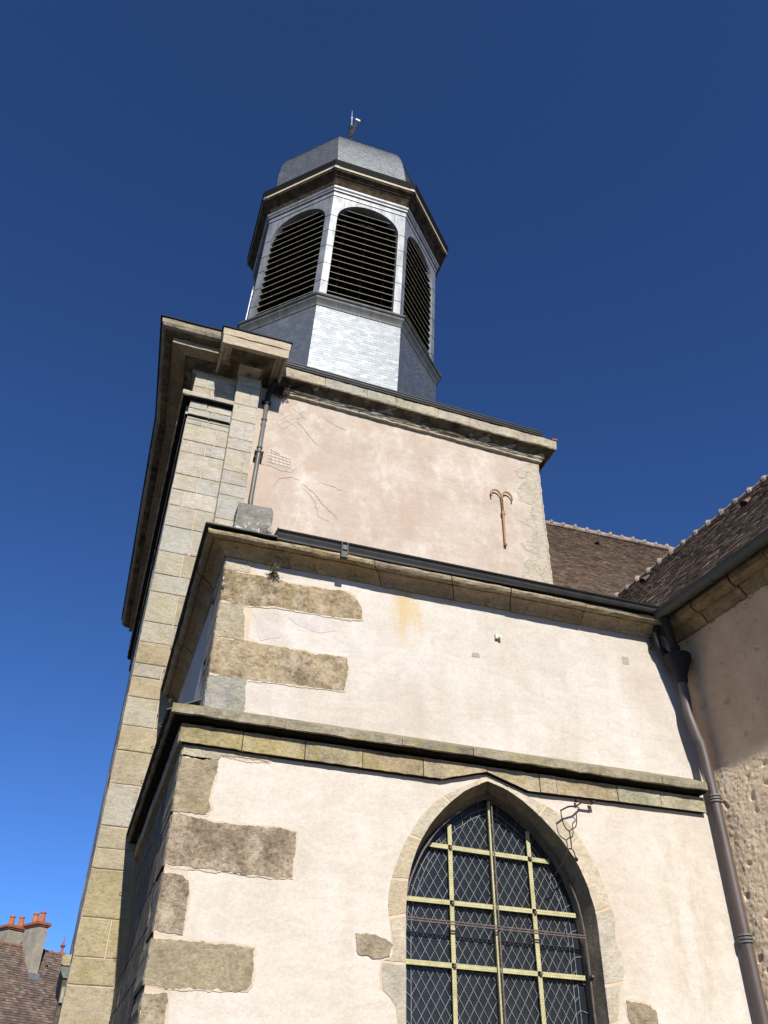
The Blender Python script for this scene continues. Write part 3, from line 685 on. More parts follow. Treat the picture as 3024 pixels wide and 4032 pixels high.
# fern tuft
def tuft(name, label, cat, c, n, L, mat, down=.3):
    m = MB(); rr = random.Random(n)
    for i in range(n):
        d = Vector((rr.uniform(-1, 1), rr.uniform(-1.3, -.1), rr.uniform(-down-.6, 1))).normalized(); p = Vector(c)
        for k in range(5):
            p = p+d*L*rr.uniform(.08, .22); s_ = L*rr.uniform(.05, .11); a = Vector((rr.uniform(-1, 1), rr.uniform(-1, 1), rr.uniform(-1, 1))).normalized()*s_; b = d.cross(a).normalized()*s_*.7
            m.add([p-a, p+b, p+a, p-b], [(0, 1, 2, 3)]); d = (d+Vector((0, 0, -.12))).normalized()
        m.tube([c, tuple(p)], .0015, 3)
    return single(name, m, mat, label, cat, c)
tuft('wall_fern', 'small straggly fern growing from the joint under the chapel cornice', 'plant', (1.49, 8.97, 5.86), 46, .15, M_LEAF)
tuft('wall_fern', 'tiny dark plant rooted at the shaded chapel corner below the eaves', 'plant', (.88, 8.99, 5.52), 14, .09, M_LEAF)

# ================================================================ TOWER
T = 13.6
tower = thing('church_tower', 'massive church tower block with faded pink render, pale ashlar pilaster and heavy moulded cornice', 'tower', (4.2, 13.6, GZ))
m = MB()
m.add([(1.45, T, 5), (8.27, T, 5), (8.27, T, 13.6), (1.45, T, 13.6)], [(0, 1, 2, 3)])
m.add([(8.27, T, 3), (8.27, 25.5, 3), (8.27, 25.5, 13.6), (8.27, T, 13.6)], [(0, 1, 2, 3)])
part('rendered_wall', m, M_PINK, tower)
m = MB(); m.box(.106, 1.55, T+.004, 25.5, GZ, 13.9)
part('masonry_core', m, M_MORTAR, tower)
m = MB()
lz = [GZ]+[-1.1+.45*i for i in range(6)]
lowz = [1.20, 1.83, 2.166, 2.664, 3.315, 3.6, 3.924, 4.553, 5.087, 5.499, 5.992, 6.354, 6.6, 7.002, 7.399, 8.008, 8.387, 8.885]
spl = [(.32,), (.45,), (.5,), (.62,), (.5,), (.38,), (.58,), (.42,), (.66,)]
ashlar(m, .10, 1.5, [GZ, -1.2, -.7, -.1, .5]+lowz[:7], T, [(.44,), (.30,), (.52,)], [(.45, .375, .22), (.42, .365, .24), (.47, .40, .27), (.43, .35, .20)])
ashlar(m, .10, 1.5, lowz[6:], T, [(.33,), (.64,), (.45,), (.36,), (.58,)], [(.48, .42, .29), (.46, .42, .31), (.50, .455, .35), (.46, .43, .35), (.46, .38, .25)])
upz = [8.885, 9.46, 9.954, 10.344, 10.73, 11.308, 11.629, 12.073, 12.21, 12.30]
ashlar(m, .10, 1.0, upz, T, [(.62,), (.58,), (.28,), (.53,), (.55,), (.28, .55), (.72,), (.38,), (.5,)], C_PALE)
ashlar(m, .10, .985, [12.30, 12.48, 12.69], T, [(.5,), (.42,)], C_PALE, .06)
ashlar(m, .10, .985, [12.83, 13.16, 13.60], T, [(.45,), (.3,)], C_PALE)
ashlar(m, .985, 1.5, [8.9, 9.3, 9.72, 10.3, 10.589, 10.917, 11.486, 11.787, 12.283, 12.752, 13.313, 13.9], T-.2, [(), (), (), (.5,), (), (.72,), (), (.6,), (), (.62,)], C_PALE, .01)
part('ashlar_facing', m, M_TSTONE, tower)
m = MB(); m.box(.995, 1.49, T-.196, T+.1, 8.9, 13.9)
m.box(.103, 1.0, T-.03, T+.1, 12.305, 12.70)
part('pilaster', m, M_TSTONE, tower)
m = MB(); ashlar(m, T-.19, T, [8.9, 9.5, 10.3, 10.9, 11.5, 12.3, 12.9, 13.7], 0, [()], C_GREY, .006, .01, lambda u, v, d: (.993-d, u, v)); part('pilaster_return', m, M_TSTONE, tower)
m = MB(); ashlar(m, T+.02, 25.5, [GZ+.55*i for i in range(28)], 0, [(.08, .2, .33, .5, .7, .85), (.12, .27, .42, .6, .78)], C_PALE, .004, .012, lambda u, v, d: (.103-d, u, v)); part('street_front_ashlar', m, M_TSTONE, tower)
# small slab and band of the entablature
m = MB()
sweep(m, [(-.02, 12.705), (.16, 12.705), (.165, 12.715), (.185, 12.72), (.19, 12.80), (.17, 12.835), (-.02, 12.87)], [(.10, 26), (.10, T), (.99, T)], C_PALE, .5, .008, .004, .006, .06)
sweep(m, [(-.02, 12.28), (.045, 12.28), (.05, 12.32), (.05, 12.66), (.02, 12.70), (-.02, 12.70)], [(.10, 26), (.10, T+.12)], C_PALE, .8)
arc = part('architrave', m, M_TSTONE, tower)
m = MB(); sweep(m, [(-.02, 12.66), (.05, 12.66), (.155, 12.695), (.165, 12.705), (-.02, 12.71)], [(.10, 26), (.10, T), (.985, T)], [(.1, .1, .1)], 0, 0, 0, .004, .08); sweep(m, [(-.02, 12.275), (.03, 12.275), (.045, 12.288), (-.02, 12.30)], [(.10, 26), (.10, T), (.985, T)], [(.1, .1, .1)], 0, 0, 0, .004, .08); part('grime_shade_crust', m, M_CRUST_SHADE, arc)  # black strips paint deeper shade under the slab and band
# great cornice: plain corner run, then the break forward over the pilaster
big = [(-.1, 13.54), (.02, 13.55), (.03, 13.58), (.06, 13.66), (.13, 13.74), (.20, 13.76), (.205, 13.785), (.225, 13.79), (.23, 13.765), (.30, 13.77), (.48, 13.78), (.50, 13.765), (.515, 13.77), (.52, 13.90), (.535, 13.905), (.60, 13.915), (.68, 13.935), (.75, 13.97), (.785, 14.03), (.80, 14.14), (-.1, 14.16)]
m = MB()
sweep(m, big, [(.315, 26.2), (.227, 15.9), (.05, 13.6), (1.0, 13.6)], [(.34, .29, .21), (.30, .26, .20), (.38, .33, .24)], .85, .01, .006, .006, .12)
cc = part('crowning_cornice', m, M_CORN, tower)
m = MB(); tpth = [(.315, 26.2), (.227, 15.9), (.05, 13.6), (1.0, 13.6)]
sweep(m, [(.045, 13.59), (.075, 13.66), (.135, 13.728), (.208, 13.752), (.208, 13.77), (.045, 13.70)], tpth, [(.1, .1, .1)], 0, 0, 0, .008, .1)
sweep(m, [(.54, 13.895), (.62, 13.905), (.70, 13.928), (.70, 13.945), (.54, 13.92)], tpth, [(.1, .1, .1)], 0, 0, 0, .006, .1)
part('grime_shade_crust', m, M_CRUST_SHADE2, cc)  # dark strips put shade into the hollows of the mouldings
m = MB()
bp = [(-.2, 13.60), (.0, 13.60), (.02, 13.63), (.06, 13.70), (.14, 13.76), (.22, 13.78), (.30, 13.785), (.31, 13.76), (.38, 13.76), (.42, 13.70), (.425, 13.68), (.43, 13.90), (-.2, 14.0)]
sweep(m, bp, [(.95, 13.9), (.95, 13.06), (1.44, 13.06), (1.44, 13.9)], [(.52, .455, .35), (.50, .43, .33), (.55, .47, .34)], .45, .01, .005, .005, .08)
m.box(.93, 1.46, 13.05, 13.7, 13.62, 14.0, (.32, .27, .2))
blk = part('cornice_block', m, M_CORN, tower)  # darker stone than its fascia, painting the shade of the underside
m = MB(); sweep(m, [(.40, 13.66), (.43, 13.645), (.455, 13.648), (.462, 13.86), (.47, 13.875), (.482, 13.88), (.487, 14.07), (.30, 14.075)], [(.95, 13.9), (.95, 13.06), (1.44, 13.06), (1.44, 13.9)], [(.56, .49, .37), (.53, .46, .35), (.60, .50, .36)], .5, .012, .005, .006, .06)
part('fascia', m, M_TSTONE, blk)
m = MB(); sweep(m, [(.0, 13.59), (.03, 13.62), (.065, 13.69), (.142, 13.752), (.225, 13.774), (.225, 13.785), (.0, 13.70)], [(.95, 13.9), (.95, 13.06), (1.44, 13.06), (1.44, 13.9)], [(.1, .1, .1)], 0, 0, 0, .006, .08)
part('grime_shade_crust', m, M_CRUST_SHADE2, blk)  # dark strip puts the shade of the cove into its colour
m = MB(); sweep(m, [(-.8, 14.30), (.83, 14.165), (.835, 14.145), (.845, 14.16), (.835, 14.18), (-.8, 14.33)], [(.315, 26.2), (.227, 15.9), (.05, 13.6), (.85, 13.6)], [(.4, .4, .4)], 0, 0, 0, 0)
sweep(m, [(-.3, 14.16), (.505, 14.095), (.51, 14.075), (.52, 14.09), (.51, 14.11), (-.3, 14.18)], [(.95, 13.9), (.95, 13.06), (1.44, 13.06), (1.44, 13.9)], [(.4, .4, .4)], 0, 0, 0, 0)
part('cornice_flashing', m, M_GUT, tower)
zs_ = lambda x, y: -.031*(x-2)
m = MB(); tp = [(-.05, 13.50), (.05, 13.51), (.075, 13.52), (.08, 13.56), (.10, 13.575), (.115, 13.60), (.14, 13.70), (.20, 13.76), (.26, 13.785), (.30, 13.79), (.31, 13.775), (.345, 13.775), (.36, 13.795), (.365, 14.03), (.35, 14.05), (-.05, 14.07)]
sweep(m, tp, [(1.85, 13.6), (8.27, 13.6), (8.27, 25)], [(.50, .44, .33), (.46, .415, .32), (.52, .45, .33), (.47, .44, .36)], .85, .012, .006, .007, .07, zs_)
wc = part('wall_cornice', m, M_DIRTY, tower)
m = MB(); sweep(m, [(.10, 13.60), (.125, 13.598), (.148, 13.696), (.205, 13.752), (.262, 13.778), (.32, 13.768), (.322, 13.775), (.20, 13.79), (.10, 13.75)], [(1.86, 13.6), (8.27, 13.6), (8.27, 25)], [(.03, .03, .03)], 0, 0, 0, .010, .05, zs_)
part('grime_shade_crust', m, M_CRUST_SHADE2, wc)
m = MB(); gp2 = [(.2, 14.07), (.36, 14.065), (.375, 14.06), (.385, 14.075), (.38, 14.10), (.40, 14.13), (.405, 14.155), (.42, 14.17), (.425, 14.19), (.41, 14.20), (.2, 14.12)]
sweep(m, gp2, [(1.9, 13.6), (8.27, 13.6)], [(.4, .4, .4)], 0, 0, 0, 0, zf=zs_)
part('tower_gutter', m, M_GUT, tower)
m = MB(); m.add([(8.50, 13.2, 13.88), (8.66, 13.19, 13.87), (8.68, 13.3, 13.88), (8.55, 13.5, 13.93), (8.52, 13.22, 13.84), (8.65, 13.2, 13.84)], [(0, 1, 2, 3), (0, 1, 5, 4), (1, 2, 5)])
part('corner_tile', m, M_TERRA, tower)
m = MB(); m.add([(.3, 13.3, 14.15), (8.2, 13.4, 13.95), (8.2, 25.5, 13.95), (.3, 25.5, 14.15)], [(0, 1, 2, 3)]); part('flat_roof', m, M_LEAD, tower, fix=False)
# right-hand rubble quoins showing through the thin render
m = MB(); rq = [(8.29, 13.3), (8.01, 13.278), (7.63, 12.93), (7.735, 12.73), (7.937, 12.786), (7.629, 12.357), (7.697, 12.04), (7.983, 12.005), (7.895, 11.6), (7.599, 11.47), (7.941, 11.34), (7.933, 11.03), (7.613, 10.85), (7.669, 10.71), (7.985, 10.63), (7.635, 10.35), (7.552, 9.935), (7.72, 9.6), (8.29, 9.4)]
m.prism(rough_poly(rq, .06, .03, 5.), lambda u, v, d: (u, T-d, v), .006)
for i in range(26):
    z = 9.4+i*.15; d = .012*nz(i*1.7)
    m.box(8.25, 8.283+d, T-.012+d*.3, T+.3, z, z+.142)
part('rubble_quoins', m, M_RUBBLE, tower)
# plaster scars and cracks
m = MB()
pa = [(1.853, 11.874), (1.939, 11.934), (2.039, 11.998), (2.113, 11.916), (2.107, 11.829), (2.237, 11.85), (2.349, 11.781), (2.386, 11.655), (2.477, 11.513), (2.373, 11.5), (2.138, 11.484), (1.977, 11.538), (1.898, 11.683)]
pb = [(1.992, 12.799), (2.136, 13.029), (2.315, 13.198), (2.411, 13.043), (2.347, 12.802), (2.123, 12.551), (2.012, 12.588)]
pc = [(2.28, 13.2), (2.4, 13.42), (2.56, 13.35), (2.55, 13.18), (2.4, 13.1)]
pd = [(2.05, 10.9), (2.2, 11.15), (2.6, 11.2), (3.0, 10.95), (3.2, 10.6), (3.3, 10.35), (3.15, 10.3), (2.9, 10.6), (2.5, 10.75), (2.3, 10.65)]
for P, c, s_ in ((pa, (.66, .575, .49), 1.), (pb, (.60, .50, .42), 2.), (pc, (.64, .56, .48), 3.)):
    m = MB(); m.prism(rough_poly(P, .04, .03, s_), lambda u, v, d: (u, T-d, v), .004, c); part('plaster_scar', m, M_PATCH, tower)
def crack(pts, wd=.012, seed=0., yy=T-.004):
    P = []
    for a, b in zip(pts, pts[1:]):
        a, b = Vector(a), Vector(b); kk = max(2, int((b-a).length/.035)); dd = (b-a).normalized(); nn = Vector((dd.y, -dd.x))
        for j in range(kk):
            p = a.lerp(b, j/kk); p = p+nn*(.035*nz(p.x*8+seed, p.y*8)+.022*nz(p.x*26, p.y*26, seed)); P.append((p.x, p.y))
    k = len(P); half = k
    for i, (a, b) in enumerate(zip(P, P[1:])):
        if (Vector(a)-Vector(b)).length > .3: continue
        ww = .6*wd*(.35+.65*sin(pi*(i+.5)/k))*(.6+.4*abs(nz(i*.8, seed))*2)
        m.bar((a[0], yy, a[1]), (b[0], yy, b[1]), ww, .004)
def openline(pts): return pts
for pts, wd, s_ in (
    ([(2.41, 12.86), (2.60, 12.62), (2.72, 12.50), (2.86, 12.33), (2.98, 12.28)], .016, 1.), ([(3.05, 13.1), (3.3, 12.98), (3.55, 12.9)], .011, 2.),
    ([(1.60, 11.5), (1.75, 11.42), (1.9, 11.44), (2.1, 11.40), (2.35, 11.38), (2.5, 11.5)], .010, 3.), ([(2.05, 10.92), (2.15, 11.15), (2.4, 11.27), (2.62, 11.2)], .012, 4.),
    ([(2.62, 11.15), (2.9, 11.0), (3.1, 10.75), (3.35, 10.52), (3.48, 10.45)], .018, 5.), ([(2.7, 11.05), (2.95, 10.75), (3.05, 10.4), (3.3, 10.32)], .010, 6.),
    ([(3.0, 11.3), (3.3, 11.25), (3.55, 11.2)], .008, 7.), ([(2.0, 12.6), (2.3, 12.9), (2.5, 12.95)], .007, 8.), ([(2.05, 12.95), (2.3, 12.7), (2.45, 12.72)], .007, 9.), ([(2.02, 12.75), (2.35, 13.1)], .006, 10.),
    ([(2.4, 13.3), (2.45, 13.1), (2.6, 12.9)], .007, 11.)):
    m = MB(); crack(pts, wd, s_); part('plaster_crack', m, M_CRACK, tower)
m = MB()
for i in range(6): m.bar((1.92+i*.085, T-.008, 11.93-.05*i), (1.96+i*.085, T-.008, 11.52+.0*i), .006, .003)
for i in range(5): m.bar((1.88, T-.008, 11.88-i*.085), (2.36-(i < 1)*.25, T-.008, 11.80-i*.075), .006, .003)
part('exposed_lath_grid', m, M_CRACK, tower)
# anchor iron
m = MB(); Y0 = T-.05
def flat(pts, wd, th=.03):
    P = smooth_pts([(a, Y0, b) for a, b in pts], 5)
    for a, b in zip(P, P[1:]): m.bar(a, b+(b-a)*.15, wd, th)
flat([(6.965, 11.94), (6.948, 12.02), (6.97, 12.10), (7.04, 12.145), (7.12, 12.13), (7.175, 12.06), (7.20, 11.95), (7.20, 11.5)], .03)
flat([(7.462, 11.94), (7.465, 12.02), (7.43, 12.10), (7.36, 12.15), (7.29, 12.135), (7.235, 12.06), (7.218, 11.95), (7.21, 11.5)], .03)
m.box(7.165, 7.25, T-.10, T-.03, 11.47, 11.56); m.tube([(7.205, T-.07, 11.5), (7.205, T-.06, 11.2), (7.198, T-.055, 10.7)], [.027, .025, .02], 6); m.box(7.175, 7.235, T-.085, T-.01, 10.65, 10.70)
single('wall_anchor', m, M_RUST, 'rust orange iron wall anchor with two curled arms on the pink tower wall', 'anchor', (7.2, T, 10.7))
# lichened block at the tower foot
m = MB(); P = rough_poly([(1.33, 9.0), (2.0, 9.0), (2.03, 9.80), (1.99, 9.915), (1.35, 9.89)], .08, .012, 3.)
m.prism(P, lambda u, v, d: (u, T-d, v), .60, (.30, .29, .25))
def lich():
    s = NT('lichened_grey_stone'); c = s.ramp(s.noise(4, 6, .7), [(.3, (.17, .165, .14)), (.7, (.36, .34, .29))])
    z = s.n('ShaderNodeSeparateXYZ'); s.l(s.tc, z.inputs[0]); lo = s.ramp(s.math('MULTIPLY', z.outputs[2], 1.), [(.25, 1.), (.60, .12)])
    v = s.noise(11, 2, .4, seed=3); c = s.mix(s.math('MULTIPLY', s.ramp(v, [(.57, 0.), (.60, 1.)]), lo), c, (.75, .75, .70))
    c = s.mix(s.ramp(s.noise(13, 4, .7, seed=8), [(.62, 0.), (.68, .8)]), c, (.07, .065, .05))
    return s.done(c, .95, s.bump(s.noise(28, 7, .75), .8, .03), spec=.15)
single('corbel_block', m, lich(), 'grey lichen covered stone block under the rainwater pipe beside the pilaster', 'stone block', (1.67, 13.3, 9.0))
m = MB(); rr = random.Random(5)
for i in range(420):
    p = Vector((1.93+rr.gauss(0, .07), 12.97+rr.gauss(0, .04), 9.16+abs(rr.gauss(0, .10)))); a = Vector((rr.uniform(-1, 1), rr.uniform(-1, 1), rr.uniform(-.2, 1))).normalized()*.022; b = a.cross(Vector((rr.uniform(-1, 1), 1, 0))).normalized()*.010
    m.add([p-b, p+b, p+a], [(0, 1, 2)])
single('moss_tuft', m, M_MOSS, 'cushion of green brown moss at the foot of the lichened block', 'moss', (1.95, 12.97, 9.15))
# tower rainwater pipe
m = MB(); m.tube([(1.62, T-.2, 9.8), (1.63, T-.1, 10.5), (1.66, T-.1, 11.6), (1.69, T-.1, 13.05)], .048, 12)
for z in (11.75, 11.62, 12.55): m.tube([(1.66+(z-11.6)*.02, T-.1, z), (1.66+(z-11.6)*.02, T-.1, z+.05)], .062, 12)
m.box(1.58, 1.76, T-.11, T, 11.66, 11.70); m.box(1.57, 1.75, T-.11, T, 11.50, 11.53)
pipe = single('rainwater_pipe', m, M_PIPE2, 'slim grey rainwater pipe beside the ashlar pilaster of the tower', 'downpipe', (1.66, T-.1, 9.8), smooth=True)
m = MB(); m.tube(smooth_pts([(1.69, T-.1, 13.0), (1.70, T-.1, 13.35), (1.74, T-.12, 13.48), (1.80, T-.2, 13.60), (1.82, T-.2, 13.70)], 4), .058, 12)
m.box(1.58, 1.78, T-.11, T, 13.10, 13.13)
part('upper_elbow', m, M_LAT, pipe, smooth=True)
# blackened growth at the joint of the cornices
m = MB(); rr = random.Random(9)
for i in range(500):
    p = Vector((1.98+rr.gauss(0, .07), 13.5+rr.gauss(0, .05), 13.55+rr.gauss(0, .06))); a = Vector((rr.uniform(-1, 1), rr.uniform(-1, 1), rr.uniform(-1, .4))).normalized()*.045; b = a.cross(Vector((rr.uniform(-1, 1), 1, 0))).normalized()*.016
    m.add([p-b, p+b, p+a], [(0, 1, 2)])
single('dead_nest', m, M_IRON, 'dark clump of dead twigs stuck behind the pipe elbow under the cornice', 'twigs', (1.98, 13.5, 13.5))
# facade ledge low on the street side
led = thing('portal_ledge', 'mossy stone ledge jutting from the street side of the tower near the roof behind', 'ledge', (.1, 15.5, 1.4))
m = MB(); sweep(m, [(-.1, 2.26), (.11, 2.26), (.135, 2.28), (.14, 2.40), (-.1, 2.42)], [(.105, 17.7), (.105, 15.0)], C_LOW, .8); part('cap', m, M_MOSSY, led)
m = MB(); sweep(m, [(-.1, 2.10), (.06, 2.10), (.11, 2.17), (.125, 2.20), (.125, 2.25), (-.1, 2.26)], [(.10, 17.7), (.10, 15.02)], [(.2, .22, .18)], .9)
m.box(.04, .103, 15.05, 17.7, 1.3, 2.1, (.1, .08, .06)); m.box(.055, .1, 15.0, 15.06, 1.78, 1.98, (.4, .38, .3)); part('moulding', m, M_CORN, led)

# ================================================================ BELFRY
CY = 18.9
def cxz(z): return 4.29+.037*(min(z, 26.8)-19.6)-.045*max(0, z-26.8)
belfry = thing('belfry', 'octagonal slate and zinc belfry with louvred arches and a bell shaped slate dome', 'belfry', (4.29, 18.9, 14.0))
TG = math.tan(pi/8)
def fdir(j):
    th = radians(45*j-90); n_ = Vector((cos(th), sin(th), 0)); t_ = Vector((-sin(th), cos(th), 0)); return n_, t_
def fp(j, a, u, z):
    n_, t_ = fdir(j); p = Vector((cxz(z), CY, z))+n_*a+t_*u; return p
def ring(mb, prof, c=(.5, .5, .5), closed=True, split=0):
    n = len(prof)
    for j in range(8):
        A = [fp(j, a, -a*TG, z) for a, z in prof]; B = [fp(j, a, a*TG, z) for a, z in prof]
        ks = split or 1
        for q in range(ks):
            P = [A[i].lerp(B[i], q/ks+(.0012 if q else 0)) for i in range(n)]; Q_ = [A[i].lerp(B[i], (q+1)/ks-(.0012 if q < ks-1 else 0)) for i in range(n)]
            dz = ru(-.004, .004) if split else 0
            P = [p+Vector((0, 0, dz)) for p in P]; Q_ = [p+Vector((0, 0, dz)) for p in Q_]
            mb.add(P+Q_, [(i, (i+1) % n, n+(i+1) % n, n+i) for i in range(n if closed else n-1)], vary(c, .08) if split else c)
SL = [(.028, .030, .033), (.038, .041, .044), (.05, .053, .057), (.018, .02, .023), (.085, .09, .095)]
m = MB(); ring(m, [(3.09, 14.0), (3.09, 19.72)], (.04, .045, .05), False)
for j in range(8):
    n_, t_ = fdir(j); 
    for zz in range(1):
        o_ = fp(j, 3.10, -3.10*TG, 16.0); v_ = (fp(j, 3.10, 0, 19.7)-fp(j, 3.10, 0, 16.0)).normalized()
        wdt = 2*3.10*TG
        def clp(a, b, z0_, z1_): return max(a, 0), min(b, wdt), min(z1_, 3.72)
        shingles(m, o_, t_, v_, n_, 14, 37, wdt/13, .10, SL, .0055, .009, clp)
part('slate_drum', m, M_SLATE, belfry, fix=False)
m = MB(); ring(m, [(3.08, 19.56), (3.125, 19.565), (3.13, 19.63), (3.14, 19.66), (3.17, 19.72), (3.22, 19.80), (3.225, 19.87), (3.25, 19.88), (3.275, 19.91), (3.28, 19.95), (3.26, 19.985), (3.22, 20.0), (2.9, 20.08)], (.5, .5, .5), False, 4)
part('lower_ledge', m, M_LEAD, belfry)
AP = 3.03; hw = AP*TG; ow = 1.04; zs0, zsp, zcr = 20.0, 24.22, 25.16
def arch_pts(w_, n_=20):
    P = [(-w_, zs0)]
    for i in range(n_+1):
        th = pi-pi*i/n_; P.append((w_*cos(th), zsp+(zcr-zsp)*(w_/ow)*sin(th)))
    return P+[(w_, zs0)]
for j in range(8):
    n_, t_ = fdir(j); m = MB(); m2 = MB()
    ap = arch_pts(ow)
    fr0 = [(-hw, zs0)]+[(-hw, zsp)]+[(-hw, 25.5), (hw, 25.5), (hw, zsp), (hw, zs0)]
    outer = [(-hw, zs0), (-hw, 25.5), (hw, 25.5), (hw, zs0)]
    loop = [Vector((a, b, 0)) for a, b in outer+list(reversed(ap))]
    tri = geometry.tessellate_polygon([loop]); m.add([fp(j, AP, p.x*(1 if abs(p.x) < hw-.001 else 1), p.y) for p in loop], [tuple(t) for t in tri])
    apn = len(ap)
    m.add([fp(j, AP, a, b) for a, b in ap]+[fp(j, AP-.24, a*.97, b-.03) for a, b in ap], [(i, i+1, apn+i+1, apn+i) for i in range(apn-1)])
    for zz in (20.85, 21.72, 22.6, 23.4, 24.22):          # standing joints of the zinc sheets on the piers
        for sx in (-1, 1):
            a, b = sorted((sx*ow, sx*hw)); P = [fp(j, AP+.004, a, zz), fp(j, AP+.004, b, zz), fp(j, AP+.006, b, zz+.018), fp(j, AP+.006, a, zz+.018), fp(j, AP-.002, a, zz-.012), fp(j, AP-.002, b, zz-.012)]
            m.add(P, [(0, 1, 2, 3), (4, 5, 1, 0)])
            m.add([fp(j, AP+.004, sx*ow, zz), fp(j, AP-.2, sx*ow*.99-sx*.012, zz), fp(j, AP-.2, sx*ow*.99-sx*.012, zz+.015), fp(j, AP+.004, sx*ow, zz+.015)], [(0, 1, 2, 3)])
    za_ = part('zinc_arch', m, M_ZINC, belfry, fix=False)
    m = MB()
    for zz in (20.85, 21.72, 22.6, 23.4, 24.22):
        for sx in (-1, 1):
            a, b = sorted((sx*(ow+.002), sx*(hw+.001))); m.add([fp(j, AP+.0075, a, zz-.012), fp(j, AP+.0075, b, zz-.012), fp(j, AP+.0075, b, zz+.004), fp(j, AP+.0075, a, zz+.004)], [(0, 1, 2, 3)])
            m.add([fp(j, AP, sx*(ow-.003), zz-.012), fp(j, AP-.2, sx*(ow*.99-.016), zz-.012), fp(j, AP-.2, sx*(ow*.99-.016), zz+.006), fp(j, AP, sx*(ow-.003), zz+.006)], [(0, 1, 2, 3)])
    for k in range(-2, 3):
        a = k*.42+ru(-.05, .05); zb_ = zsp+(zcr-zsp)*sqrt(max(0, 1-(a/ow)**2))+.01 if abs(a) < ow else zsp
        m.add([fp(j, AP+.003, a-.004, zb_), fp(j, AP+.003, a+.004, zb_), fp(j, AP+.003, a+.004, 25.33), fp(j, AP+.003, a-.004, 25.33)], [(0, 1, 2, 3)])
    m.add([fp(j, AP+.02, -hw*1.0, 25.325), fp(j, AP+.02, hw*1.0, 25.325), fp(j, AP+.001, hw, 25.30), fp(j, AP+.001, -hw, 25.30)], [(0, 1, 2, 3)])
    part('sheet_joint', m, M_DARKWOOD, za_, fix=False)
    m = MB(); z = 20.16; k = 0
    while z < 25.05:
        wv_ = ow*.98
        zt_ = z+.14
        if zt_ > zsp:
            s_ = (zt_-zsp)/(zcr-zsp)
            if s_ >= .97: break
            wv_ = ow*.97*sqrt(max(0, 1-s_*s_))
        dj = ru(-.006, .006); sg = ru(0, .02)
        nseg = 6; wv2 = wv_
        vs = []
        for q in range(nseg+1):
            uu = -wv_+2*wv_*q/nseg; sag = -.012*(1-(uu/wv_)**2)*sg*50*.3
            vs += [fp(j, AP-.03, uu, z+dj+sag), fp(j, AP-.033, uu, z+.022+dj+sag), fp(j, AP-.24, uu, z+.20+dj), fp(j, AP-.24, uu, z+.178+dj)]
        m.add(vs, [(4*q+i, 4*q+(i+1) % 4, 4*q+4+(i+1) % 4, 4*q+4+i) for q in range(nseg) for i in (1, 2, 3)]+[(0, 1, 2, 3), tuple(4*nseg+i for i in range(4))], (.035, .03, .022))
        m.add([v for q in range(nseg+1) for v in vs[4*q:4*q+2]], [(2*q, 2*q+1, 2*q+3, 2*q+2) for q in range(nseg)], (.34, .31, .23))  # front edges tinted pale as sunlit, the rest dark as shaded
        z += .3045
    part('louvres', m, M_LOUVRE, belfry)
    m = MB()
    for uu in (-.72, 0., .72):
        ztop = zsp+(zcr-zsp)*sqrt(max(0, 1-(uu/ow)**2))-.04
        A_ = [fp(j, AP-.235, uu-.035, 20.02), fp(j, AP-.235, uu+.035, 20.02), fp(j, AP-.235, uu+.035, ztop), fp(j, AP-.235, uu-.035, ztop)]
        B_ = [fp(j, AP-.29, uu-.035, 20.02), fp(j, AP-.29, uu+.035, 20.02), fp(j, AP-.29, uu+.035, ztop), fp(j, AP-.29, uu-.035, ztop)]
        m.add(A_+B_, [(0, 1, 2, 3), (4, 5, 6, 7), (0, 1, 5, 4), (1, 2, 6, 5), (2, 3, 7, 6), (3, 0, 4, 7)], (.22, .20, .16))
    part('louvre_post', m, M_LOUVRE, belfry)
m = MB(); ring(m, [(2.6, 20.0), (2.6, 26.0)], closed=False); ring(m, [(2.6, 20.05), (.02, 20.05)], closed=False); ring(m, [(2.6, 25.9), (.02, 25.9)], closed=False)
part('dark_interior', m, M_VOID, belfry, fix=False)
m = MB()
ring(m, [(3.0, 25.33), (3.045, 25.33), (3.05, 25.38), (3.052, 25.52), (3.055, 25.53), (3.10, 25.535), (3.105, 25.60), (3.115, 25.605), (3.15, 25.65), (3.155, 25.71), (3.08, 25.75), (3.03, 25.78), (3.025, 26.02), (2.9, 26.03)], (.5, .5, .5), False)
part('zinc_architrave', m, M_ZINC, belfry)
m = MB()
ring(m, [(2.95, 25.93), (3.03, 25.95), (3.06, 26.0), (3.12, 26.10), (3.20, 26.19), (3.23, 26.20), (3.235, 26.22), (3.36, 26.30), (3.39, 26.37)], (.5, .5, .5), False)
part('soffit', m, M_WOOD, belfry)
m = MB(); ring(m, [(3.39, 26.36), (3.405, 26.36), (3.41, 26.45), (3.385, 26.455)], closed=True); part('light_fascia', m, plain('sunbleached_fascia', (.58, .50, .36), .8, 0, .15, 4), belfry)
m = MB(); ring(m, [(3.38, 26.45), (3.415, 26.47), (3.43, 26.58), (3.45, 26.66), (3.46, 26.76), (3.40, 26.80), (2.9, 26.95)], closed=False); part('dark_eaves', m, M_DARKWOOD, belfry)
m = MB()
for j in range(8):                     # zinc caps on the corners of the light fascia
    for sx in (-1, 1):
        P = [fp(j, 3.413, sx*3.413*TG, z) for z in (26.355, 26.47)]+[fp(j, 3.413, sx*(3.413*TG-.14), z) for z in (26.47, 26.355)]; m.add(P, [(0, 1, 2, 3)])
part('fascia_corner_cap', m, M_ZINC, belfry, fix=False)
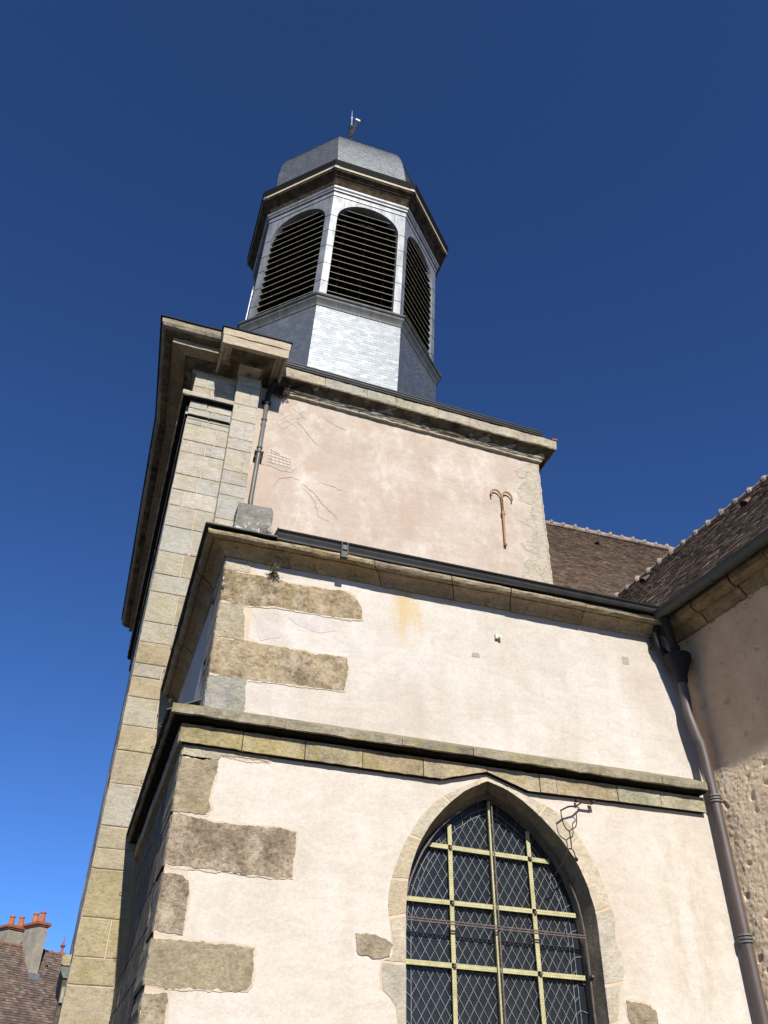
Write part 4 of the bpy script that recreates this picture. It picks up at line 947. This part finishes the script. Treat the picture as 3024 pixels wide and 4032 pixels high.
# dome
def sm2(P, k=4):
    return [(p.x, p.y) for p in [Vector((q.x, q.y)) for q in smooth_pts([(a, b, 0) for a, b in P], k)]]
dome = [(3.06, 26.86), (3.03, 27.3), (3.00, 27.8), (2.96, 28.3), (2.90, 28.8), (2.82, 29.2), (2.71, 29.55), (2.55, 29.88), (2.34, 30.18), (2.10, 30.5), (1.75, 30.82), (1.3, 31.15), (.8, 31.45), (.3, 31.7), (.02, 31.82)]
dome = sm2(dome, 3)
m = MB(); ring(m, [(a-.012, z) for a, z in dome], (.05, .055, .06), False)
L = [0.]
for (a, z), (b, y) in zip(dome, dome[1:]): L.append(L[-1]+sqrt((a-b)**2+(z-y)**2))
def dp(s):
    s = max(0, min(s, L[-1]-1e-4)); i = max(k for k in range(len(L)) if L[k] <= s); i = min(i, len(L)-2); t = (s-L[i])/(L[i+1]-L[i]); return (dome[i][0]+(dome[i+1][0]-dome[i][0])*t, dome[i][1]+(dome[i+1][1]-dome[i][1])*t)
SD = [(.045, .048, .047), (.06, .063, .061), (.075, .078, .075), (.038, .04, .041), (.10, .102, .098)]
for j in range(8):
    n_, t_ = fdir(j); rows_ = int(L[-1]/.105)
    for r in range(rows_):
        a0, z0_ = dp(r*.105); a1, z1_ = dp((r+1)*.105+.01); h0, h1 = a0*TG, a1*TG; wd = .19; off = (r % 2)*wd/2
        k = -int(h0/wd)-2
        while k*wd+off < h0:
            a = k*wd+off+ru(-.004, .004); b = a+wd-.003; k += 1
            aa, bb = max(a, -h0), min(b, h0)
            if bb-aa < .015: continue
            la, lb = max(a, -h1), min(b, h1)
            if lb < la: la = lb = (la+lb)/2
            t = ru(-.004, .004); P = [fp(j, a0+.011+t, aa, z0_), fp(j, a0+.011-t, bb, z0_), fp(j, a1+.002, lb, z1_), fp(j, a1+.002, la, z1_), fp(j, a0-.004, aa, z0_), fp(j, a0-.004, bb, z0_)]
            m.add(P, [(0, 1, 2, 3), (4, 5, 1, 0)], vary(RND.choice(SD), .15))
part('slate_dome', m, M_SLATE, belfry, fix=False)
# finial mast
mast = thing('lightning_mast', 'black lattice mast with bright lightning rod and small white camera box above the dome', 'mast', (4.37, 18.9, 31.8))
m = MB(); cx_, cy_ = 4.37, 18.9; h_ = .06
for sx, sy in ((-1, -1), (1, -1), (1, 1), (-1, 1)): m.tube([(cx_+sx*h_*1.3, cy_+sy*h_, 31.6), (cx_+sx*h_, cy_+sy*h_, 35.6)], .017, 5)
for i in range(22):
    z = 31.8+i*.17; s_ = 1 if i % 2 else -1
    for sy in (-1, 1): m.bar((cx_-s_*h_, cy_+sy*h_, z), (cx_+s_*h_, cy_+sy*h_, z+.17), .03, .02)
    m.bar((cx_-h_, cy_-s_*h_, z), (cx_-h_, cy_+s_*h_, z+.17), .03, .02, nrm=(1, 0, 0))
m.box(cx_-.08, cx_+.08, cy_-.08, cy_+.08, 35.55, 35.62)
part('lattice', m, M_LAT, mast)
m = MB(); m.tube([(4.38, 18.9, 35.6), (4.375, 18.9, 36.2), (4.37, 18.9, 36.25), (4.37, 18.9, 36.35), (4.365, 18.9, 36.4), (4.36, 18.9, 36.95)], [.03, .03, .05, .05, .022, .008], 8); part('lightning_rod', m, M_STEEL, mast)
m = MB(); m.tube([(4.40, 18.84, 34.9), (4.56, 18.80, 36.05)], .035, 6); m.tube([(4.46, 18.84, 34.9), (4.63, 18.80, 36.05)], .02, 6); part('stay', m, M_LAT, mast)
m = MB(); m.obox((4.50, 18.74, 36.0), (.2, .0, -.04), (0, .10, 0), (.01, 0, .12)); part('camera_box', m, M_WHITE, mast)
# beads of the light string down the east arris
m = MB()
for i in range(26):
    z = 20.2+i*.2+ru(-.05, .05); p = fp(2, 3.05, 3.05*TG+.01, z); m.tube([p, p+Vector((.0, 0, .03))], .014, 5)
p0, p1_ = fp(2, 3.05, 3.05*TG+.01, 20.1), fp(2, 3.05, 3.05*TG+.01, 25.3); m.tube([p0, p1_], .004, 4)
single('festoon_light_string', m, M_WHITE, 'string of tiny white bulbs running down the far corner of the zinc belfry', 'light string', tuple(p0))

# ================================================================ WING (right)
wing = thing('church_wing', 'side wing with rough tan render, steep dark tiled roof and half round gutter', 'church wing', (8.0, 4.0, GZ))
WA = Vector((7.345, 9.0)); WD = Vector((.088, -1.0)).normalized(); WN = Vector((WD.y, -WD.x))     # WN points out to the left (-x)
if WN.x > 0: WN = -WN
def wp(s, o, z): p = WA+WD*s+WN*o; return Vector((p.x, p.y, z))
m = MB(); du = .015; ZL = .5; na, nb_ = int(2.8/du), int((6.15-ZL)/du)
def disp(s, z):
    lowk = min(1, max(0, (4.22-z+.12*nz(s*1.5, z*1.5))*6))
    r_ = .0047*lowk*(.35*nz(s*7, z*7, 1)+.9*nz(s*23, z*23, 2)+1.*nz(s*41, z*41, 3))
    r_ += .010*nz(s*2.1, z*2.1, 5)+.004*nz(s*14, z*14, 6)
    pt = nz(s*6.5, z*9.5, 9)
    if pt > .42: r_ -= .03*(pt-.42)*4
    return r_+.0*lowk
vs = [wp(i*du-.1, disp(i*du, ZL+k*du), ZL+k*du) for i in range(na+1) for k in range(nb_+1)]
m.add(vs, [(i*(nb_+1)+k, (i+1)*(nb_+1)+k, (i+1)*(nb_+1)+k+1, i*(nb_+1)+k+1) for i in range(na) for k in range(nb_)])
m.add([wp(2.69, .0, GZ), wp(13, .0, GZ), wp(13, .0, 6.1), wp(2.69, .0, 6.1)], [(0, 1, 2, 3)]); m.add([wp(-.1, .0, GZ), wp(2.69, .0, GZ), wp(2.69, .0, ZL), wp(-.1, .0, ZL)], [(0, 1, 2, 3)])
m.add([wp(13, 0, GZ), wp(13, -8.2, GZ), wp(13, -8.2, 6.1), wp(13, -4.1, 10.6), wp(13, 0, 6.1)], [(0, 1, 2, 3, 4)])
part('roughcast_wall', m, M_ROUGH, wing, smooth=True, fix=False)
P0 = wp(-.1, 0, 0); P1 = wp(13, 0, 0)
m = MB(); wpf = [(-.05, 5.92), (.03, 5.935), (.05, 5.96), (.09, 6.03), (.13, 6.055), (.14, 6.075), (.155, 6.075), (.165, 6.05), (.21, 6.06), (.255, 6.10), (.27, 6.16), (.26, 6.20), (-.05, 6.21)]
sweep(m, wpf, [(P1.x, P1.y), (P0.x, P0.y)], [(.40, .31, .18), (.34, .26, .16), (.30, .22, .14), (.44, .34, .2)], .62, .02, .012, .008, .08, right=False)
part('wing_cornice', m, M_CORN, wing)
m = MB()
for i in range(240):                       # crumbling mortar along the underside of the cornice
    s = ru(.1, 8); q = wp(s, ru(-.0, .02), 5.93+ru(-.09*abs(nz(s*2.3))*2-.01, .01)); r0 = ru(.008, .028)
    m.add([q+Vector((ru(-r0, r0), ru(-r0, r0), ru(-r0, r0))) for _ in range(4)], [(0, 1, 2), (0, 2, 3), (0, 3, 1), (1, 2, 3)])
part('crumbling_mortar', m, plain('loose_old_mortar', (.30, .22, .15), .95, 0, .3, 9), wing)
m = MB(); gc = .42; rg = .085; gz = 6.195
pr_ = [(gc+rg*cos(t), gz+rg*sin(t)) for t in [pi+pi*i/10 for i in range(11)]]; pr_ = pr_+[(gc+rg+.012, gz+.008), (gc+rg, gz+.018)]+[(o*1., z) for o, z in [(gc+rg-.008, gz), (gc, gz-rg+.01), (gc-rg+.008, gz)]]
sweep(m, pr_, [(P1.x, P1.y), (P0.x-.0, P0.y-.28)], [(.4, .4, .4)], 0, 0, 0, 0, right=False)
for i in range(16):
    s = .75+i*.62
    ringp = [wp(s, gc+(rg+.008)*cos(t), gz+(rg+.008)*sin(t)) for t in [pi+pi*k/10 for k in range(11)]]; m.tube(ringp, .011, 5)
part('half_round_gutter', m, M_WGUT, wing, smooth=False)
# roof
pit = radians(47); ro = wp(13, .42, 6.225); rv = Vector((-WN.x*cos(pit), -WN.y*cos(pit), sin(pit))); ruv = Vector((-WD.x, -WD.y, 0)); rn = ruv.cross(rv); 
if rn.z < 0: rn = -rn
TW = [(.085, .055, .038), (.11, .068, .045), (.07, .048, .035), (.055, .04, .032), (.26, .20, .15)]
m = MB(); Ls = 6.25; Lr = 19.0
m.add([ro-rn*.004, ro+ruv*Lr-rn*.004, ro+ruv*Lr+rv*Ls-rn*.004, ro+rv*Ls-rn*.004], [(0, 1, 2, 3)], (.05, .03, .025))
shingles(m, ro+ruv*4.5, ruv, rv, rn, 90, 61, .165, .10, TW, .009, .012, None, .4, .003)
wr_ = part('tiled_roof', m, M_TILE, wing, fix=False)
m = MB(); m.add([ro+rv*Ls, ro+rv*Ls+ruv*Lr, ro+rv*Ls+ruv*Lr+Vector((4.3, 0, -4.6)), ro+rv*Ls+Vector((4.3, 0, -4.6))], [(0, 1, 2, 3)]); part('far_roof_slope', m, M_TILE, wing, fix=False)
def ridge(name, A, B, parent, mat=M_RIDGE, r=.10, step=.42, bump_=.07):
    A, B = Vector(A), Vector(B); d = (B-A).normalized(); Lg = (B-A).length; m = MB(); k = 0
    while k*step < Lg:
        p = A+d*k*step; q = A+d*min(Lg, (k+1)*step)
        zz = Vector((0, 0, ru(-.01, .01))); m.tube([p-d*.02+zz, q-d*.03+zz], [r, r*.88], 8, vary((.4, .3, .22), .2))
        c = q+zz; m.tube([c-d*.075, c-d*.05, c, c+d*.05, c+d*.075], [r*.8, r*1.15+bump_*.3, r*1.2+bump_*ru(.6, 1.1), r*1.15+bump_*.3, r*.8], 8)
        k += 1
    return part(name, m, mat, parent)
ridge('ridge_cresting', ro+rv*Ls-Vector((0, 0, .03)), ro+rv*Ls+ruv*Lr-Vector((0, 0, .03)), wr_, M_RIDGE, .07, .40, .04)
def vent(parent, p, u, v, n_, r=.10):
    m = MB(); p, u, v, n_ = Vector(p), Vector(u), Vector(v), Vector(n_)
    fr_ = [p+u*r*cos(t)+n_*(r*1.1*sin(t)+.01) for t in [pi*i/8 for i in range(9)]]; bk = [p+v*.32+u*r*.15*cos(t)+n_*(.02*sin(t)+.01) for t in [pi*i/8 for i in range(9)]]
    m.add(fr_+bk, [(i, i+1, 10+i, 9+i) for i in range(8)], (.16, .09, .065)); 
    inn = [p+v*.015+u*r*.8*cos(t)+n_*(r*.88*sin(t)+.01) for t in [pi*i/8 for i in range(9)]]; m.add(inn, [tuple(range(9))], (.01, .008, .006))
    m.add(fr_+inn, [(i, i+1, 10+i, 9+i) for i in range(8)], (.2, .12, .09))
    part('roof_vent', m, M_TILE, parent, fix=False)
for uu, vv in ((16.36, 4.74), (13.21, 4.39)): vent(wr_, ro+ruv*uu+rv*vv+rn*.02, ruv, rv, rn, .085)
# lead outlet and rainwater goods in the corner
def elbow(name, label, pts, r, loc, mat=M_PIPE, cat='downpipe'):
    m = MB(); m.tube(smooth_pts(pts, 5), r, 14); return m
pipe2 = thing('downpipe', 'thick brown cast iron downpipe with funnel head in the corner beside the rough wall', 'downpipe', (7.25, 8.74, GZ))
m = MB(); m.tube(smooth_pts([(7.245, 8.74, GZ), (7.245, 8.74, 1.5), (7.245, 8.74, 3.0), (7.235, 8.745, 4.2), (7.20, 8.755, 4.45), (7.155, 8.78, 4.8), (7.165, 8.78, 5.0), (7.16, 8.78, 5.32)], 5), .062, 16); part('shaft', m, M_PIPE, pipe2, smooth=True)
for z in (3.60, 2.02, .4, -1.0):
    m = MB(); 
    for dz in (0, .035, .07): m.tube([(7.245, 8.74, z+dz), (7.245, 8.74, z+dz+.02)], .080, 16)
    m.box(7.20, 7.42, 8.78, 8.84, z+.02, z+.05); m.tube([(7.31, 8.72, z+.03), (7.35, 8.72, z+.03)], .015, 6)
    part('collar', m, M_PIPE2, pipe2, smooth=False)
m = MB(); m.lathe((7.16, 8.77, 5.22), [(.075, 0), (.08, .05), (.085, .10), (.10, .14), (.17, .30), (.185, .33), (.185, .40), (.165, .40), (.15, .34)], 20); part('funnel_head', m, M_LAT, pipe2, smooth=False)  # near-black colour paints the eaves' shade onto the funnel
m = MB(); m.tube(smooth_pts([(6.975, 8.62, 6.14), (6.98, 8.62, 6.02), (7.01, 8.65, 5.93), (7.10, 8.71, 5.75), (7.15, 8.75, 5.66), (7.17, 8.77, 5.55)], 5), .055, 12); m.tube([(6.975, 8.62, 6.06), (6.975, 8.62, 6.10)], .068, 12); m.tube([(7.115, 8.72, 5.73), (7.14, 8.74, 5.70)], .066, 12)
part('gutter_outlet', m, M_LAT, pipe2, smooth=True)  # blackened like the funnel, shade held in the colour
m = MB(); m.tube(smooth_pts([(6.94, 8.80, 6.05), (6.92, 8.82, 5.93), (6.94, 8.84, 5.78), (7.0, 8.85, 5.70), (7.07, 8.84, 5.66), (7.11, 8.80, 5.56)], 5), .05, 12); m.tube([(6.985, 8.85, 5.715), (7.01, 8.85, 5.70)], .06, 12)
part('gutter_outlet', m, M_LAT, pipe2, smooth=True)  # same near-black, painting shade on the second bend
single('dead_nest', (lambda mm: ([mm.add([p-b, p+b, p+a], [(0, 1, 2)]) for p, a, b in [(Vector((7.0+ru(-.12, .12), 8.93+ru(-.05, .05), 5.9+ru(-.12, .1))), Vector((ru(-1, 1), ru(-1, 1), ru(-1, 1)))*.03, Vector((ru(-1, 1), ru(-1, 1), ru(-1, 1)))*.012) for _ in range(220)]], mm)[1])(MB()), M_IRON,
       'dark twiggy debris lodged behind the pipe bends in the wall corner', 'twigs', (7.0, 8.93, 5.9))

# ================================================================ NAVE
nave = thing('nave', 'long brown tiled nave roof with a lichened ridge behind the tower', 'church nave', (14, 18, GZ))
np_ = radians(50.2); nv = Vector((0, cos(np_), sin(np_))); nn_ = Vector((0, -sin(np_), cos(np_))); no = Vector((8.3, 14.5, 10.0))
TN = [(.25, .165, .11), (.215, .145, .10), (.185, .13, .09), (.28, .19, .125), (.15, .115, .085)]
m = MB(); m.add([no-nn_*.004, no+Vector((18, 0, 0))-nn_*.004, no+Vector((18, 0, 0))+nv*10.15-nn_*.004, no+nv*10.15-nn_*.004], [(0, 1, 2, 3)], (.05, .03, .025))
m.add([no+nv*10.15, no+Vector((18, 0, 0))+nv*10.15, no+Vector((18, 13, 0)), no+Vector((0, 13, 0))], [(0, 1, 2, 3)], (.15, .09, .07))
shingles(m, no+nv*.9, (1, 0, 0), nv, nn_, 70, 77, .175, .12, TN, .018, .012, None, .2, .004)
nr = part('tiled_roof', m, M_TILE, nave, fix=False)
m = MB(); m.box(8.5, 26.2, 14.7, 27.3, GZ, 10.0); part('nave_walls', m, M_PINK, nave)
ridge('ridge_cresting', no+nv*10.15, no+nv*10.15+Vector((17, 0, .25)), nr, M_RIDGE, .10, .47, .06)
vent(nr, (13.95, 19.85, 16.44), (1, 0, 0), nv, nn_, .10)

# ================================================================ HOUSE far left
house = thing('town_house', 'distant house with steep brown tiled roof, two rendered chimneys and a ridge finial', 'house', (-3, 38, GZ))
A = Vector((-2.53, 40, 6.64)); rd = Vector((.829, .559, 0)).normalized(); sd = Vector((.559, -.829, 0)).normalized(); pt = radians(50)
dn = sd*cos(pt)+Vector((0, 0, -sin(pt))); hn = rd.cross(dn); 
if hn.z < 0: hn = -hn
E0 = A-rd*9; E1 = A+rd*3.0; LL = 7.5
m = MB(); m.add([E0-hn*.005, E1-hn*.005, E1+dn*LL-hn*.005, E0+dn*LL-hn*.005], [(0, 1, 2, 3)], (.06, .04, .035))
bk = -sd*cos(pt)+Vector((0, 0, -sin(pt))); m.add([E0, E1, E1+bk*LL, E0+bk*LL], [(0, 1, 2, 3)], (.16, .11, .09))
TH = [(.19, .14, .11), (.165, .12, .095), (.22, .155, .125), (.14, .105, .09), (.25, .19, .155)]
shingles(m, E0+rd*4.5+dn*(LL), rd, -dn, hn, 43, 62, .175, .12, TH, .02, .012, None, .2, .004)
hr = part('tiled_roof', m, M_TILE, house, fix=False)
m = MB(); ze = (E0+dn*LL).z+.3; a0, a1 = E0+dn*(LL-.4), E1+dn*(LL-.4); b0, b1 = E0+bk*(LL-.4), E1+bk*(LL-.4)
P = [Vector((p.x, p.y, GZ)) for p in (a0, a1, b1, b0)]+[Vector((p.x, p.y, ze)) for p in (a0, a1, b1, b0)]
g0 = E0-Vector((0, 0, .05)); g1 = E1-rd*.1-Vector((0, 0, .05)); m.add(P+[g0, g1], [(0, 1, 5, 4), (1, 2, 6, 5), (2, 3, 7, 6), (3, 0, 4, 7), (5, 6, 9), (7, 4, 8)]); part('house_walls', m, M_CREAM, house)
ridge('ridge_cresting', E0+rd*3, E1, hr, plain('brown_ridge_tile', (.24, .13, .09), .9, 0, .35, 6), .08, .38, .02)
def chimney(C, wr_w, wd_d, z0_, z1_, label, pots, front=1):
    C = Vector(C)      # near corner of the stack; widths along the ridge and back up the slope
    u, v = rd, -sd
    m = MB(); m.obox((C.x, C.y, z0_), u*wr_w, v*wd_d, (0, 0, z1_-z0_)); st = part('chimney', m, M_CHIM, house, label)
    m = MB()
    for dz, ex, h in ((0, .05, .05), (.055, .09, .07), (.13, .04, .035)):
        o_ = C-u*ex-v*ex; m.obox((o_.x, o_.y, z1_+dz), u*(wr_w+2*ex), v*(wd_d+2*ex), (0, 0, h))
    part('brick_cap', m, M_BRICK, st)
    for a, b in pots:
        p = C+u*a+v*b; m = MB(); m.lathe((p.x, p.y, z1_+.165), [(.135, 0), (.125, .12), (.095, .30), (.09, .33), (.115, .34), (.118, .40), (.095, .405), (.08, .3)], 14)
        part('chimney_pot', m, M_TERRA, st)
    return st
c1 = chimney((-1.235, 39.86, 0), .43, .95, 5.35, 7.36, 'nearer rendered chimney rising from the roof slope', [(.2, .22), (.2, .70)])
c2 = chimney((-2.42, 41.0, 0), .9, 1.3, 5.8, 7.37, 'farther rendered chimney behind the ridge', [(.30, .4), (.62, .2)])
m = MB(); o_ = Vector((-1.235, 39.86, 5.35)); m.obox(o_-rd*.02+Vector((sd.x*.02, sd.y*.02, .1)), rd*.47, sd*.12, (0, 0, .22)); m.obox(o_-rd*.05+sd*.0+Vector((0, 0, .02)), rd*.53, sd*.2, (0, 0, .13)); part('zinc_apron', m, M_ZINC, c1)
m = MB(); B = A+rd*2.85; m.lathe((B.x, B.y, B.z-.1), [(.10, 0), (.10, .12), (.06, .2), (.05, .38), (.10, .42), (.11, .47), (.05, .5), (.03, .58), (.02, .72), (.004, .82)], 12); part('ridge_finial', m, M_BRICK, house)
for uu, vv in ((.35, .75), (2.55, .80), (2.05, .75)): vent(hr, A+rd*(uu-.6)+dn*vv+hn*.02, rd, -dn, hn, .06)
